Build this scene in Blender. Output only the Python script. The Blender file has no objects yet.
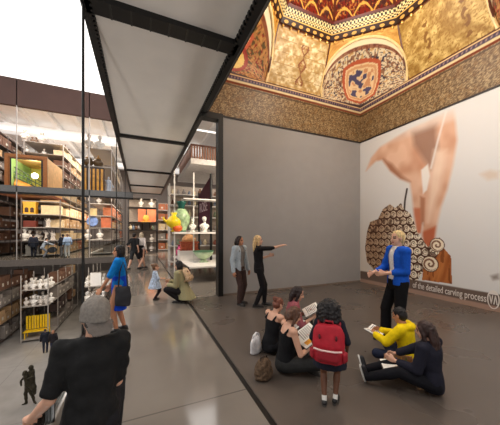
import bpy, bmesh, math, random
import numpy as np
from mathutils import Vector, Matrix, noise as mnoise
random.seed(7)
sc = bpy.context.scene
COL = sc.collection
V = Vector
# ------------------------------------------------------------------ camera
F, EYE, YAW, HZ = 251.0, 1.65, math.radians(23.5), 233.0
AX = V((math.sin(YAW), math.cos(YAW), 0)); RX = V((math.cos(YAW), -math.sin(YAW), 0))
cd = bpy.data.cameras.new('camera'); cam = bpy.data.objects.new('camera', cd); COL.objects.link(cam)
cd.sensor_width = 36; cd.lens = 36*F/500; cd.shift_y = (HZ-212.5)/500; cd.clip_end = 200; cd.clip_start = .05
cam.location = (0, 0, EYE); cam.rotation_euler = (math.pi/2, 0, -YAW)
sc.camera = cam
# surveying helpers: photo point -> place in the room
def at(px, py, d):
    return V((0, 0, EYE)) + AX*d + RX*((px-250)/F*d) + V((0, 0, (HZ-py)/F*d))
def fl(px, py, z=0.0):
    return at(px, py, (EYE-z)*F/(py-HZ))
def onY(px, py, Y):
    u = (px-250)/F; return at(px, py, Y/(math.cos(YAW)-u*math.sin(YAW)))
def onX(px, py, X):
    u = (px-250)/F; return at(px, py, X/(math.sin(YAW)+u*math.cos(YAW)))
def yaw_of(right, depth):
    d = RX*right+AX*depth; return math.atan2(-d.x, d.y)

def yaw_at(px, right, depth):
    u = (px-250)/F; a = (AX+RX*u).normalized(); r = V((a.y, -a.x, 0)); d = r*right+a*depth; return math.atan2(-d.x, d.y)

# ------------------------------------------------------------------ materials
def lin(c):
    return tuple(((x/255)/12.92 if x/255 <= .04045 else ((x/255+.055)/1.055)**2.4) for x in c)
MATS = {}
def mat(name, rgb, rough=.7, metal=0.0, var=.12, scale=12.0, bump=0.0, spec=.5, emit=0.0, sheen=0.0):
    if name in MATS: return MATS[name]
    m = bpy.data.materials.new(name); m.use_nodes = True
    nt = m.node_tree; b = nt.nodes['Principled BSDF']
    c = lin(rgb)
    tc = nt.nodes.new('ShaderNodeTexCoord'); nz = nt.nodes.new('ShaderNodeTexNoise')
    nz.inputs['Scale'].default_value = scale; nz.inputs['Detail'].default_value = 4
    nt.links.new(tc.outputs['Object'], nz.inputs['Vector'])
    rp = nt.nodes.new('ShaderNodeValToRGB')
    rp.color_ramp.elements[0].position = .3; rp.color_ramp.elements[1].position = .7
    rp.color_ramp.elements[0].color = tuple(x*(1-var) for x in c)+(1,)
    rp.color_ramp.elements[1].color = tuple(min(1, x*(1+var)) for x in c)+(1,)
    nt.links.new(nz.outputs['Fac'], rp.inputs['Fac']); nt.links.new(rp.outputs['Color'], b.inputs['Base Color'])
    b.inputs['Roughness'].default_value = rough; b.inputs['Metallic'].default_value = metal
    b.inputs['Specular IOR Level'].default_value = spec
    if sheen: b.inputs['Sheen Weight'].default_value = sheen
    if bump:
        bp = nt.nodes.new('ShaderNodeBump'); bp.inputs['Strength'].default_value = bump; bp.inputs['Distance'].default_value = .02
        nt.links.new(nz.outputs['Fac'], bp.inputs['Height']); nt.links.new(bp.outputs['Normal'], b.inputs['Normal'])
    if emit:
        b.inputs['Emission Color'].default_value = c+(1,); b.inputs['Emission Strength'].default_value = emit
    MATS[name] = m; return m
def painted(name, rough=.6, spec=.3):
    if name in MATS: return MATS[name]
    m = bpy.data.materials.new(name); m.use_nodes = True; nt = m.node_tree; b = nt.nodes['Principled BSDF']
    a = nt.nodes.new('ShaderNodeAttribute'); a.attribute_name = 'paint'
    nt.links.new(a.outputs['Color'], b.inputs['Base Color'])
    b.inputs['Roughness'].default_value = rough; b.inputs['Specular IOR Level'].default_value = spec
    MATS[name] = m; return m
def glassy(name, tint, refl=.12):
    m = bpy.data.materials.new(name); m.use_nodes = True; nt = m.node_tree
    nt.nodes.clear(); o = nt.nodes.new('ShaderNodeOutputMaterial'); mx = nt.nodes.new('ShaderNodeMixShader')
    t = nt.nodes.new('ShaderNodeBsdfTransparent'); t.inputs[0].default_value = lin(tint)+(1,)
    g = nt.nodes.new('ShaderNodeBsdfGlossy'); g.inputs['Roughness'].default_value = .03
    lw = nt.nodes.new('ShaderNodeLayerWeight'); lw.inputs['Blend'].default_value = refl
    nt.links.new(lw.outputs['Fresnel'], mx.inputs[0]); nt.links.new(t.outputs[0], mx.inputs[1]); nt.links.new(g.outputs[0], mx.inputs[2])
    nt.links.new(mx.outputs[0], o.inputs[0]); MATS[name] = m; return m
def hairmat(name, rgb):
    m = mat(name, rgb, .5, 0, .45, 26, .5, .4)
    nz = [n for n in m.node_tree.nodes if n.type == 'TEX_NOISE'][0]
    mp = m.node_tree.nodes.new('ShaderNodeMapping'); mp.inputs['Scale'].default_value = (2, 2, .25)
    tc = [n for n in m.node_tree.nodes if n.type == 'TEX_COORD'][0]
    m.node_tree.links.new(tc.outputs['Object'], mp.inputs[0]); m.node_tree.links.new(mp.outputs[0], nz.inputs['Vector'])
    return m
def floormat(name, rgb, rough, spec, jx, jy, joint=.55, off=(0, 0), scale=1.1):
    m = mat(name, rgb, rough, 0, .1, scale, 0, spec)
    nt = m.node_tree; b = nt.nodes['Principled BSDF']
    rp = [n for n in nt.nodes if n.type == 'VALTORGB'][0]
    g = nt.nodes.new('ShaderNodeNewGeometry'); s = nt.nodes.new('ShaderNodeSeparateXYZ'); nt.links.new(g.outputs['Position'], s.inputs[0])
    last = None
    for ax, j, of in ((0, jx, off[0]), (1, jy, off[1])):
        if not j: continue
        a = nt.nodes.new('ShaderNodeMath'); a.operation = 'SUBTRACT'; a.inputs[1].default_value = of; nt.links.new(s.outputs[ax], a.inputs[0])
        p = nt.nodes.new('ShaderNodeMath'); p.operation = 'PINGPONG'; p.inputs[1].default_value = j/2; nt.links.new(a.outputs[0], p.inputs[0])
        c = nt.nodes.new('ShaderNodeMath'); c.operation = 'LESS_THAN'; c.inputs[1].default_value = .009; nt.links.new(p.outputs[0], c.inputs[0])
        if last is None: last = c
        else:
            q = nt.nodes.new('ShaderNodeMath'); q.operation = 'MAXIMUM'; nt.links.new(last.outputs[0], q.inputs[0]); nt.links.new(c.outputs[0], q.inputs[1]); last = q
    if last:
        mx = nt.nodes.new('ShaderNodeMix'); mx.data_type = 'RGBA'
        nt.links.new(last.outputs[0], mx.inputs['Factor']); nt.links.new(rp.outputs['Color'], mx.inputs['A'])
        c = lin(rgb); mx.inputs['B'].default_value = tuple(x*joint for x in c)+(1,)
        nt.links.new(mx.outputs['Result'], b.inputs['Base Color'])
    # slight cloudy gloss variation
    r2 = nt.nodes.new('ShaderNodeMapRange'); r2.inputs['To Min'].default_value = rough*.8; r2.inputs['To Max'].default_value = rough*1.3
    nz = [n for n in nt.nodes if n.type == 'TEX_NOISE'][0]
    nt.links.new(nz.outputs['Fac'], r2.inputs['Value']); nt.links.new(r2.outputs[0], b.inputs['Roughness'])
    return m

# ------------------------------------------------------------------ mesh helpers
def add_box(bm, x0, x1, y0, y1, z0, z1, M=None):
    vs = [bm.verts.new(p) for p in ((x0,y0,z0),(x1,y0,z0),(x1,y1,z0),(x0,y1,z0),(x0,y0,z1),(x1,y0,z1),(x1,y1,z1),(x0,y1,z1))]
    for f in ((0,3,2,1),(4,5,6,7),(0,1,5,4),(1,2,6,5),(2,3,7,6),(3,0,4,7)): bm.faces.new([vs[i] for i in f])
    if M is not None: bmesh.ops.transform(bm, matrix=M, verts=vs)
    return vs
def rbox(x0, x1, y0, y1, z0, z1, r=.02, seg=2):
    bm = bmesh.new(); add_box(bm, x0, x1, y0, y1, z0, z1)
    bmesh.ops.bevel(bm, geom=bm.edges[:], offset=r, segments=seg, affect='EDGES'); return bm
def add_loft(bm, secs, n=14):
    rings = []
    for c, R, Fw, rx, ry in secs:
        rings.append([bm.verts.new(c+R*(rx*math.cos(2*math.pi*k/n))+Fw*(ry*math.sin(2*math.pi*k/n))) for k in range(n)])
    for a, b in zip(rings, rings[1:]):
        for k in range(n): bm.faces.new((a[k], a[(k+1) % n], b[(k+1) % n], b[k]))
    bm.faces.new(rings[0][::-1]); bm.faces.new(rings[-1])
def basis(d):
    d = d.normalized(); t = V((0, 0, 1)) if abs(d.z) < .9 else V((0, 1, 0))
    a = d.cross(t).normalized(); return a, d.cross(a).normalized()
def add_cap(bm, p0, p1, r0, r1, n=10):
    p0 = V(p0); p1 = V(p1); d = p1-p0
    if d.length < 1e-5: d = V((0, 0, 1e-4))
    u = d.normalized(); a, b = basis(d); secs = []
    for t in (-80, -50, -20): secs.append((p0+u*(r0*math.sin(math.radians(t))), a, b, r0*math.cos(math.radians(t)), r0*math.cos(math.radians(t))))
    for t in (20, 50, 80): secs.append((p1+u*(r1*math.sin(math.radians(t))), a, b, r1*math.cos(math.radians(t)), r1*math.cos(math.radians(t))))
    add_loft(bm, secs, n)
def add_chain(bm, pts, rads, n=10):
    for i in range(len(pts)-1): add_cap(bm, pts[i], pts[i+1], rads[i], rads[i+1], n)
def add_tube(bm, pts, r, n=8):
    pts = [V(p) for p in pts]; secs = []
    a, b = basis(pts[1]-pts[0])
    for i, p in enumerate(pts):
        d = (pts[min(i+1, len(pts)-1)]-pts[max(i-1, 0)]).normalized()
        a = (a-d*a.dot(d)).normalized(); b = d.cross(a)
        rr = r[i] if isinstance(r, (list, tuple)) else r
        secs.append((p, a, b, rr, rr))
    add_loft(bm, secs, n)
def add_ell(bm, c, rad, R=V((1,0,0)), Fw=V((0,1,0)), U=V((0,0,1)), n=14, m=9):
    c = V(c); secs = []
    for i in range(m):
        t = math.radians(-84+168*i/(m-1))
        secs.append((c+U*(rad[2]*math.sin(t)), R, Fw, rad[0]*math.cos(t), rad[1]*math.cos(t)))
    add_loft(bm, secs, n)
def add_lathe(bm, prof, c=(0, 0, 0), n=20):
    c = V(c); add_loft(bm, [(c+V((0, 0, z)), V((1,0,0)), V((0,1,0)), max(r, .0005), max(r, .0005)) for r, z in prof], n)
def finish(bm, smooth=True):
    bmesh.ops.recalc_face_normals(bm, faces=bm.faces[:])
    me = bpy.data.meshes.new('m'); bm.to_mesh(me); bm.free()
    if smooth:
        for p in me.polygons: p.use_smooth = True
    return me
TMP = bpy.data.scenes.new('workbench')      # scratch scene for meshing, removed at the end
def remesh(bm, voxel, it=3, factor=.5, disp=None):
    me = finish(bm); o = bpy.data.objects.new('tmp', me); TMP.collection.objects.link(o)
    r = o.modifiers.new('r', 'REMESH'); r.mode = 'VOXEL'; r.voxel_size = voxel; r.use_smooth_shade = True
    if it:
        s = o.modifiers.new('s', 'SMOOTH'); s.factor = factor; s.iterations = it
    TMP.view_layers[0].update(); dg = TMP.view_layers[0].depsgraph
    out = bpy.data.meshes.new_from_object(o.evaluated_get(dg))
    bpy.data.objects.remove(o); bpy.data.meshes.remove(me)
    if disp:
        amp, fr = disp
        for v in out.vertices:
            v.co += v.normal*(amp*mnoise.noise(v.co*fr))
    for p in out.polygons: p.use_smooth = True
    return out
def obj(name, me, m, parent=None, loc=None, rot=None, label=None):
    if isinstance(me, bmesh.types.BMesh): me = finish(me, False)
    o = bpy.data.objects.new(name, me); COL.objects.link(o)
    if me is not None:
        me.name = name
        if m is not None and not me.materials: me.materials.append(m)
    if parent: o.parent = parent
    if loc is not None: o.location = loc
    if rot is not None: o.rotation_euler = rot
    if label: o['label'] = label
    return o
def tag(o, label, cat, group=None):
    o['label'] = label; o['category'] = cat
    if group: o['group'] = group
    return o
def thing(name, label, cat, loc=(0, 0, 0), rz=0.0, group=None):
    o = bpy.data.objects.new(name, None); COL.objects.link(o); o.location = loc; o.rotation_euler = (0, 0, rz)
    return tag(o, label, cat, group)
def struct(name, bm, m, parent=None, label=None):
    o = obj(name, bm, m, parent)
    o['kind'] = 'structure'
    if label: o['label'] = label
    return o
def bxo(name, m, parent, x0, x1, y0, y1, z0, z1, label=None):
    bm = bmesh.new(); add_box(bm, x0, x1, y0, y1, z0, z1); return obj(name, bm, m, parent, label=label)
def sbx(name, m, x0, x1, y0, y1, z0, z1, parent=None, label=None):
    bm = bmesh.new(); add_box(bm, x0, x1, y0, y1, z0, z1); return struct(name, bm, m, parent, label)
def copy_tree(o, parent=None):
    c = o.copy(); COL.objects.link(c)
    if parent: c.parent = parent
    for ch in list(o.children): copy_tree(ch, c)
    return c

# value noise in numpy, for the painted ornament
_rng = np.random.RandomState(3); _T = _rng.rand(64, 64)
def vn(x, y, oct=1):
    out = 0; amp = 1; tot = 0
    for _ in range(oct):
        xi = np.floor(x).astype(int); yi = np.floor(y).astype(int); fx = x-xi; fy = y-yi
        fx = fx*fx*(3-2*fx); fy = fy*fy*(3-2*fy)
        a = _T[xi % 64, yi % 64]; b = _T[(xi+1) % 64, yi % 64]; c = _T[xi % 64, (yi+1) % 64]; d = _T[(xi+1) % 64, (yi+1) % 64]
        out = out+amp*((a*(1-fx)+b*fx)*(1-fy)+(c*(1-fx)+d*fx)*fy); tot += amp
        x = x*2.03+5.1; y = y*2.03+9.7; amp *= .5
    return out/tot
def mix(a, b, t):
    t = np.clip(t, 0, 1)[..., None]; return a*(1-t)+b*t
def C(*rgb): return np.array(rgb, float)
def patch(P, nu, nv, colf, uscale=1, vscale=1, flip=False, close=False):
    """grid surface P(u,v) with its ornament colf(u,v) painted on"""
    us = np.linspace(0, 1, nu); vs = np.linspace(0, 1, nv)
    UU, VV = np.meshgrid(us, vs, indexing='ij')
    co = [P(u, v) for u in us for v in vs]
    faces = []
    for i in range(nu-1):
        for j in range(nv-1):
            q = (i*nv+j, (i+1)*nv+j, (i+1)*nv+j+1, i*nv+j+1); faces.append(q[::-1] if flip else q)
    me = bpy.data.meshes.new('m'); me.from_pydata([tuple(c) for c in co], [], faces)
    c = np.clip(colf(UU, VV), 0, 255).reshape(-1, 3)/255
    c = np.where(c <= .04045, c/12.92, ((c+.055)/1.055)**2.4)
    a = me.color_attributes.new('paint', 'FLOAT_COLOR', 'POINT')
    a.data.foreach_set('color', np.hstack([c, np.ones((len(c), 1))]).astype(np.float32).ravel())
    for p in me.polygons: p.use_smooth = True
    return me

# ------------------------------------------------------------------ people
SKIN = lambda k: mat('skin_'+k, {'light': (214,164,138), 'tan': (190,132,100), 'dark': (104,66,46), 'stone': (216,210,200)}[k], .55, 0, .06, 18)
DARKEYE = mat('eye_dark', (28,20,18), .25); LIP = mat('lip', (164,84,76), .5); BROWHAIR = mat('brow', (60,40,28), .7)
SHOEMATS = {}
def ik(a, c, l1, l2, hint):
    a = V(a); c = V(c); d = c-a; L = d.length
    if L > (l1+l2)*.995: c = a+d*((l1+l2)*.995/L); d = c-a; L = d.length
    if L < abs(l1-l2)+.01: L = abs(l1-l2)+.01
    u = d.normalized(); x = (l1*l1-l2*l2+L*L)/(2*L); h = math.sqrt(max(l1*l1-x*x, 0))
    n = V(hint); n = n-u*n.dot(u)
    n = n.normalized() if n.length > 1e-4 else basis(u)[0]
    return a+u*x+n*h, c
def add_hand(bm, w, d, pn, s, H, curl=.5, point=False):
    """palm, four unequal fingers and a side thumb; d = hand direction, pn = palm normal, s = side of the thumb along lat"""
    d = d.normalized(); pn = (pn-d*pn.dot(d)).normalized(); lat = d.cross(pn)*s
    L = .052*H
    secs = []
    for t, wd, th in ((-.1, .014, .011), (.15, .017, .011), (.5, .023, .011), (.9, .024, .009), (1.08, .022, .007)):
        secs.append((w+d*(L*t), lat, pn, wd*H, th*H))
    add_loft(bm, secs, 10)
    for k, (off, ln) in enumerate(((.018, .040), (.006, .046), (-.006, .043), (-.017, .034))):
        b0 = w+d*(L*.9)+lat*(off*H); c = .12 if (point and k == 0) else curl
        d1 = (d*math.cos(c*.7)+pn*math.sin(c*.7)+lat*(off*3)).normalized(); d2 = (d*math.cos(c*1.6)+pn*math.sin(c*1.6)).normalized()
        b1 = b0+d1*(ln*.55*H); b2 = b1+d2*(ln*.5*H)
        add_chain(bm, [b0, b1, b2], [.0062*H, .0056*H, .0046*H], 7)
    t0 = w+d*(L*.2)+lat*(.012*H); t1 = t0+(d*.7+lat*.75+pn*.25).normalized()*(.026*H); t2 = t1+(d+lat*.15+pn*.35).normalized()*(.024*H)
    add_chain(bm, [t0, t1, t2], [.0085*H, .0068*H, .0052*H], 7)

def person(label, loc, yaw, H, skin='light', pel=(0, 0, .52), up=(0, 0, 1), twist=0, feet=None, footdir=None, hands=None, khint=None, ehint=None,
           head=(0, 1, 0), headup=None, hk=1.0, curl=(.6, .6), point=(False, False), palm=None, hdir=None, wide=1.0,
           hair=('short', (40,30,24)), top=None, pants=None, skirt=None, shoes=(30,28,28), socks=None, jacket=None, voxel=.009, group=None, cat='person', eyes=True):
    X = lambda p: V(p)*H
    U = V(up).normalized(); R = Matrix.Rotation(twist, 3, 'Z') @ V((1, 0, 0)); R = (R-U*R.dot(U)).normalized(); Fw = U.cross(R)
    pl = X(pel); PR = V((1, 0, 0)); PF = V((0, 1, 0))
    feet = feet or ((-.05, -.01, .04), (.05, -.01, .04)); footdir = footdir or ((-.12, 1, -.02), (.12, 1, -.02))
    hands = hands or ((-.15, .03, .495), (.15, .03, .495))
    khint = khint or ((-.15, 1, 0), (.15, 1, 0)); ehint = ehint or ((-.5, -1, 0), (.5, -1, 0))
    nb = pl+U*(.30*H); sh = [pl+U*(.285*H)-R*(.1*H*wide), pl+U*(.285*H)+R*(.1*H*wide)]
    hips = [pl-PR*(.052*H), pl+PR*(.052*H)]
    kn, an, el, wr = [], [], [], []
    for i in (0, 1):
        k, a = ik(hips[i], X(feet[i]), .247*H, .245*H, khint[i]); kn.append(k); an.append(a)
        e, w = ik(sh[i], X(hands[i]), .172*H, .152*H, ehint[i]); el.append(e); wr.append(w)
    hu = (V(headup) if headup else (U+V((0, 0, 1)))).normalized()
    hf = V(head); hf = (hf-hu*hf.dot(hu)).normalized(); hr = hf.cross(hu)
    k = .13*H*hk/.23
    hc = nb+hu*(.092*H+.06*H*(hk-1))+hf*(.008*H)
    hp = lambda x, y, z: hc+hr*(x*k)+hf*(y*k)+hu*(z*k)
    # ---- body
    bm = bmesh.new()
    tor = [(-.055, .062, .055), (-.02, .086, .064), (.04, .088, .062), (.11, .074, .053), (.18, .084, .058), (.24, .094, .06), (.28, .088, .05), (.305, .05, .038)]
    def tsec(t, rx, ry, inf=0):
        f = min(max(t/.2, 0), 1); RR = (PR*(1-f)+R*f).normalized(); FF = (PF*(1-f)+Fw*f).normalized()
        return (pl+U*(t*H), RR, FF, rx*H*wide+inf, ry*H*wide+inf)
    add_loft(bm, [tsec(*t) for t in tor], 16)
    add_cap(bm, sh[0], sh[1], .034*H, .034*H); add_cap(bm, nb-U*.02*H, hp(0, -.015, -.06), .033*H, .031*H*hk)
    for i in (0, 1):
        add_chain(bm, [sh[i], el[i]], [.031*H, .023*H]); m = el[i].lerp(wr[i], .3)
        add_chain(bm, [el[i], m, wr[i]], [.022*H, .0225*H, .0145*H])
        d = hdir[i] if hdir and hdir[i] else None
        d = V(d) if d else (wr[i]-el[i]).normalized()
        pn = V(palm[i]) if palm and palm[i] else V(((1, 0, 0), (-1, 0, 0))[i])
        if abs(pn.normalized().dot(d.normalized())) > .95: pn = V((0, 0, -1))
        s = 1 if i else -1
        lat = d.normalized().cross((pn-d*pn.dot(d)).normalized())
        # thumb lies towards the front / upper side
        s = 1 if lat.dot(V((0, .8, .6))+V(((.3, 0, 0), (-.3, 0, 0))[i])) > 0 else -1
        add_hand(bm, wr[i], d, pn, s, H, curl[i], point[i])
        add_chain(bm, [hips[i], kn[i]], [.054*H*wide, .036*H]); m = kn[i].lerp(an[i], .3)
        add_chain(bm, [kn[i], m, an[i]], [.034*H, .036*H, .021*H])
        fd = V(footdir[i]).normalized(); heel = an[i]-fd*(.018*H)+V((0, 0, -.015*H)) if abs(fd.z) < .5 else an[i]-fd*.01*H
        add_cap(bm, an[i], heel, .022*H, .02*H); add_cap(bm, heel, an[i]+fd*(.085*H)+V((0, 0, -.022*H if abs(fd.z) < .5 else 0)), .02*H, .016*H)
    add_ell(bm, hp(0, -.012, .035), (.077*k, .094*k, .083*k), hr, hf, hu); add_ell(bm, hp(0, .028, -.03), (.06*k, .06*k, .078*k), hr, hf, hu)
    add_ell(bm, hp(0, .062, -.092), (.026*k, .024*k, .022*k), hr, hf, hu); add_cap(bm, hp(0, .086, .005), hp(0, .108, -.03), .009*k, .013*k, 8)
    add_ell(bm, hp(0, .085, -.06), (.022*k, .011*k, .012*k), hr, hf, hu, 10, 6); add_ell(bm, hp(0, .075, .022), (.05*k, .014*k, .012*k), hr, hf, hu, 10, 6)
    for s in (-1, 1): add_ell(bm, hp(s*.077, -.004, -.008), (.011*k, .02*k, .031*k), hr, hf, hu, 8, 6)
    me = remesh(bm, voxel, 3)
    sm = SKIN(skin); me.materials.clear()
    for mm in (sm, DARKEYE, LIP, BROWHAIR): me.materials.append(mm)
    if eyes:
        E = [hp(-.031, .083, .002), hp(.031, .083, .002)]; Lp = hp(0, .094, -.06); Bw = [hp(-.033, .086, .026), hp(.033, .086, .026)]
        for p in me.polygons:
            c = p.center
            if (c-hc).length > .2*k: continue
            for e in E:
                q = c-e
                if abs(q.dot(hr)) < .015*k and abs(q.dot(hu)) < .009*k and q.dot(hf) > -.03*k: p.material_index = 1
            q = c-Lp
            if abs(q.dot(hr)) < .022*k and abs(q.dot(hu)) < .009*k and abs(q.dot(hf)) < .025*k: p.material_index = 2
            for e in Bw:
                q = c-e
                if abs(q.dot(hr)) < .02*k and abs(q.dot(hu)) < .006*k and abs(q.dot(hf)) < .03*k: p.material_index = 3
    body = obj('person', me, None, None, loc, (0, 0, yaw)); tag(body, label, cat, group)
    # ---- clothes
    vx = max(.011, voxel)
    def trunk(cm, lo, hi, inf, R_=None):
        pts = [t for t in tor if lo <= t[0] <= hi]
        if pts[0][0] > lo: pts = [(lo, pts[0][1], pts[0][2])]+pts
        if hi >= .28 : pts = pts+([(.305, .05, .04), (.325, .036, .036)] if hi < .305 else [(.325, .036, .036)])
        if lo < -.055: pts = [(lo, .09, .07)]+[(t[0], max(t[1], .088), max(t[2], .065)) if t[0] < .03 else t for t in pts[1:]]
        add_loft(cm, [tsec(t[0], t[1], t[2], inf) for t in pts], 18)
    def sleeves(cm, sl, inf):
        for i in (0, 1):
            if sl <= 0: continue
            e = sh[i].lerp(el[i], min(sl, 1)); add_cap(cm, sh[i], e, .031*H+inf, (.031-.006*min(sl, 1))*H+inf*1.1)
            if sl > 1:
                w = el[i].lerp(wr[i], sl-1); add_cap(cm, el[i], w, .024*H+inf, .017*H+inf)
    def garment(name, g, base):
        cm = bmesh.new(); inf = g.get('inf', base)
        trunk(cm, g.get('hem', -.02), g.get('neck', .29), inf)
        if g.get('sleeve', 0) > 0:
            add_cap(cm, sh[0], sh[1], .034*H+inf*.8, .034*H+inf*.8); sleeves(cm, g['sleeve'], inf)
        else:
            for s in (-1, 1):
                add_tube(cm, [pl+U*(.24*H)+R*(s*.06*H)+Fw*(.055*H+inf), pl+U*(.318*H)+R*(s*.062*H), pl+U*(.24*H)+R*(s*.06*H)-Fw*(.055*H+inf)], .012*H)
        if g.get('flare'):
            a, b, rx, ry = g['flare']
            add_loft(cm, [(pl+U*(a*H), PR, PF, .088*H+inf, .066*H+inf), (pl+U*((a+b)/2*H), PR, PF, (.088+rx)/2*H+inf, (.066+ry)/2*H+inf), (pl+U*(b*H), PR, PF, rx*H+inf, ry*H+inf)], 18)
        if g.get('hood'):
            add_ell(cm, nb-Fw*(.055*H)+U*(.0*H), (.075*H, .045*H, .04*H), R, Fw, U)
            add_tube(cm, [nb+R*(.05*H)+Fw*.02*H, nb+R*(.06*H)-Fw*.03*H+U*.01*H, nb-R*(.06*H)-Fw*.03*H+U*.01*H, nb-R*(.05*H)+Fw*.02*H], .022*H)
        m = g['m'] if 'm' in g else mat('cloth_%d_%d_%d' % tuple(g['c']), g['c'], .85, 0, .1, 30, .25, .2)
        o = obj(name, remesh(cm, vx, 3, .5, (g.get('fold', .004), 14)), m, body)
        return o
    out = {'body': body, 'wr': wr, 'an': an, 'hc': hc, 'hp': hp, 'sh': sh, 'pl': pl, 'U': U, 'R': R, 'F': Fw, 'k': k, 'nb': nb, 'el': el, 'kn': kn}
    if top: out['top'] = garment(top.get('name', 'shirt'), top, .010)
    if jacket:
        cm = bmesh.new(); inf = jacket.get('inf', .022)
        trunk(cm, jacket.get('hem', -.02), .29, inf); add_cap(cm, sh[0], sh[1], .034*H+inf*.8, .034*H+inf*.8)
        sleeves(cm, jacket.get('sleeve', 2), inf*.8)
        jm = remesh(cm, vx, 3, .5, (.004, 14))
        # open front: drop the strip of cloth over the breastbone
        g = bmesh.new(); g.from_mesh(jm); w = jacket.get('open', .045)*H; kill = []
        for f in g.faces:
            q = f.calc_center_median()-pl; tt = q.dot(U)/H
            if q.dot(Fw) > 0 and abs(q.dot(R)) < w*(.6+1.2*max(0, tt-.1)/.2 if jacket.get('vee') else 1) and -.2 < tt < .34 and all((f.calc_center_median()-x).length > .06*H for x in wr): kill.append(f)
        bmesh.ops.delete(g, geom=kill, context='FACES'); g.to_mesh(jm); g.free()
        m = mat('cloth_%d_%d_%d' % tuple(jacket['c']), jacket['c'], .85, 0, .1, 30, .25, .2)
        jo = obj(jacket.get('name', 'jacket'), jm, m, body); so = jo.modifiers.new('thick', 'SOLIDIFY'); so.thickness = .006; so.offset = -1
        out['jacket'] = jo
    if pants:
        cm = bmesh.new(); inf = pants.get('inf', .012); trunk(cm, -.055, .075, inf*.8); ln = pants.get('len', 2)
        for i in (0, 1):
            kk = hips[i].lerp(kn[i], min(1, ln)); add_cap(cm, hips[i], kk, .054*H*wide+inf*.6, (.054-.018*min(1, ln))*H+inf)
            if ln > 1:
                mm = kn[i].lerp(an[i], .3); a = kn[i].lerp(an[i], (ln-1)*.97)
                add_chain(cm, [kn[i], mm, a], [.036*H+inf, .036*H+inf, pants.get('cuff', .026)*H+inf*.7])
        m = mat('cloth_%d_%d_%d' % tuple(pants['c']), pants['c'], .85, 0, .12, 26, .25, .2)
        out['pants'] = obj(pants.get('name', 'trousers'), remesh(cm, vx, 3, .5, (.004, 12)), m, body)
    if skirt:
        cm = bmesh.new(); a, b, rx, ry = skirt['shape']
        add_loft(cm, [(pl+U*(a*H), PR, PF, .08*H+.014, .06*H+.014), (pl+U*((a*.6+b*.4)*H), PR, PF, (.08*.3+rx*.7)*H+.012, (.06*.3+ry*.7)*H+.012), (pl+V((0, 0, 1))*(b*H), PR, PF, rx*H, ry*H)], 20)
        m = mat('cloth_%d_%d_%d' % tuple(skirt['c']), skirt['c'], .85, 0, .1, 30, .25, .2)
        out['skirt'] = obj('skirt', remesh(cm, vx, 2, .4, (.008, 11)), m, body)
    for i in (0, 1):
        fd = V(footdir[i]).normalized(); flat = abs(fd.z) < .5
        if socks:
            cm = bmesh.new(); add_cap(cm, an[i], an[i].lerp(kn[i], .13), .026*H, .027*H)
            obj('sock', remesh(cm, .008, 2), mat('sock', socks, .9), body)
        if shoes:
            heel = an[i]-fd*(.018*H)+V((0, 0, -.015*H)) if flat else an[i]-fd*.01*H
            toe = an[i]+fd*(.09*H)+V((0, 0, -.020*H if flat else 0))
            cm = bmesh.new(); add_cap(cm, an[i]+V((0, 0, -.004*H)), heel, .027*H, .0245*H); add_cap(cm, heel, toe, .0245*H, .019*H)
            sh_ = obj('shoe', remesh(cm, .008, 2), mat('shoe_%d_%d_%d' % tuple(shoes), shoes, .5), body)
            if flat:
                cm = bmesh.new(); z0 = heel.z-.026*H; side = fd.cross(V((0, 0, 1))).normalized()
                add_loft(cm, [(V((heel.x, heel.y, z))+fd*(.05*H), side, V((fd.x, fd.y, 0)).normalized(), .026*H, .078*H) for z in (z0, z0+.012*H)], 18)
                obj('sole', cm, mat('sole', (70,66,62) if max(shoes) < 90 else (200,196,190), .7), sh_)
            else:
                cm = bmesh.new(); dn = -(an[i]-kn[i]).normalized(); s2 = fd.cross(dn).normalized(); mid = (heel+toe)/2-dn*(.022*H)
                add_loft(cm, [(mid+dn*t, s2, fd, .028*H, .078*H) for t in (-.008, .008)], 18)
                obj('sole', cm, mat('sole_white', (205,202,196), .7), sh_, label='white rubber sole')
    # ---- hair
    if hair:
        st, hcol = hair[0], hair[1]; hm = bmesh.new()
        if st != 'bald' and st != 'afro':
            add_ell(hm, hp(0, -.02, .045), (.085*k, .095*k, .084*k), hr, hf, hu); add_ell(hm, hp(0, -.045, -.005), (.084*k, .068*k, .085*k), hr, hf, hu)
        if st == 'bob':
            add_ell(hm, hp(0, -.045, -.03), (.092*k, .075*k, .115*k), hr, hf, hu)
            for s in (-1, 1): add_cap(hm, hp(s*.075, .0, .03), hp(s*.08, -.005, -.09), .025*k, .02*k)
        if st == 'long':
            ln = hair[2]; base = hp(0, -.075, 0)
            dn = V((0, 0, -1)); bk = -hf
            pts = [base+dn*(ln*t*H)+bk*(.012*H*math.sin(t*2)+.008*H)*(1)-(U-V((0, 0, 1)))*0 for t in (0, .35, .7, 1)]
            # hair follows the back
            pts = [base-hu*(ln*t*H)*.35-U*(ln*t*H)*.65-Fw*(.018*H*min(1, t*2)) for t in (0, .35, .7, 1)]
            add_loft(hm, [(pts[0]+hu*.03*H, hr, hf, .07*k, .055*k), (pts[1], (hr+R).normalized(), (hf+Fw).normalized(), .088*k, .05*k), (pts[2], R, Fw, .082*k, .036*k), (pts[3], R, Fw, .05*k, .02*k)], 14)
            for s in (-1, 1): add_chain(hm, [hp(s*.07, .02, .05), hp(s*.082, .0, -.04), hp(s*.085, -.02, -.12)-U*(ln*.25*H)], [.026*k, .028*k, .02*k])
        if st == 'pony':
            add_chain(hm, [hp(0, -.1, .05), hp(0, -.15, .02), hp(0, -.16, -.08), hp(0, -.14, -.18)], [.03*k, .038*k, .034*k, .012*k])
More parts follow.
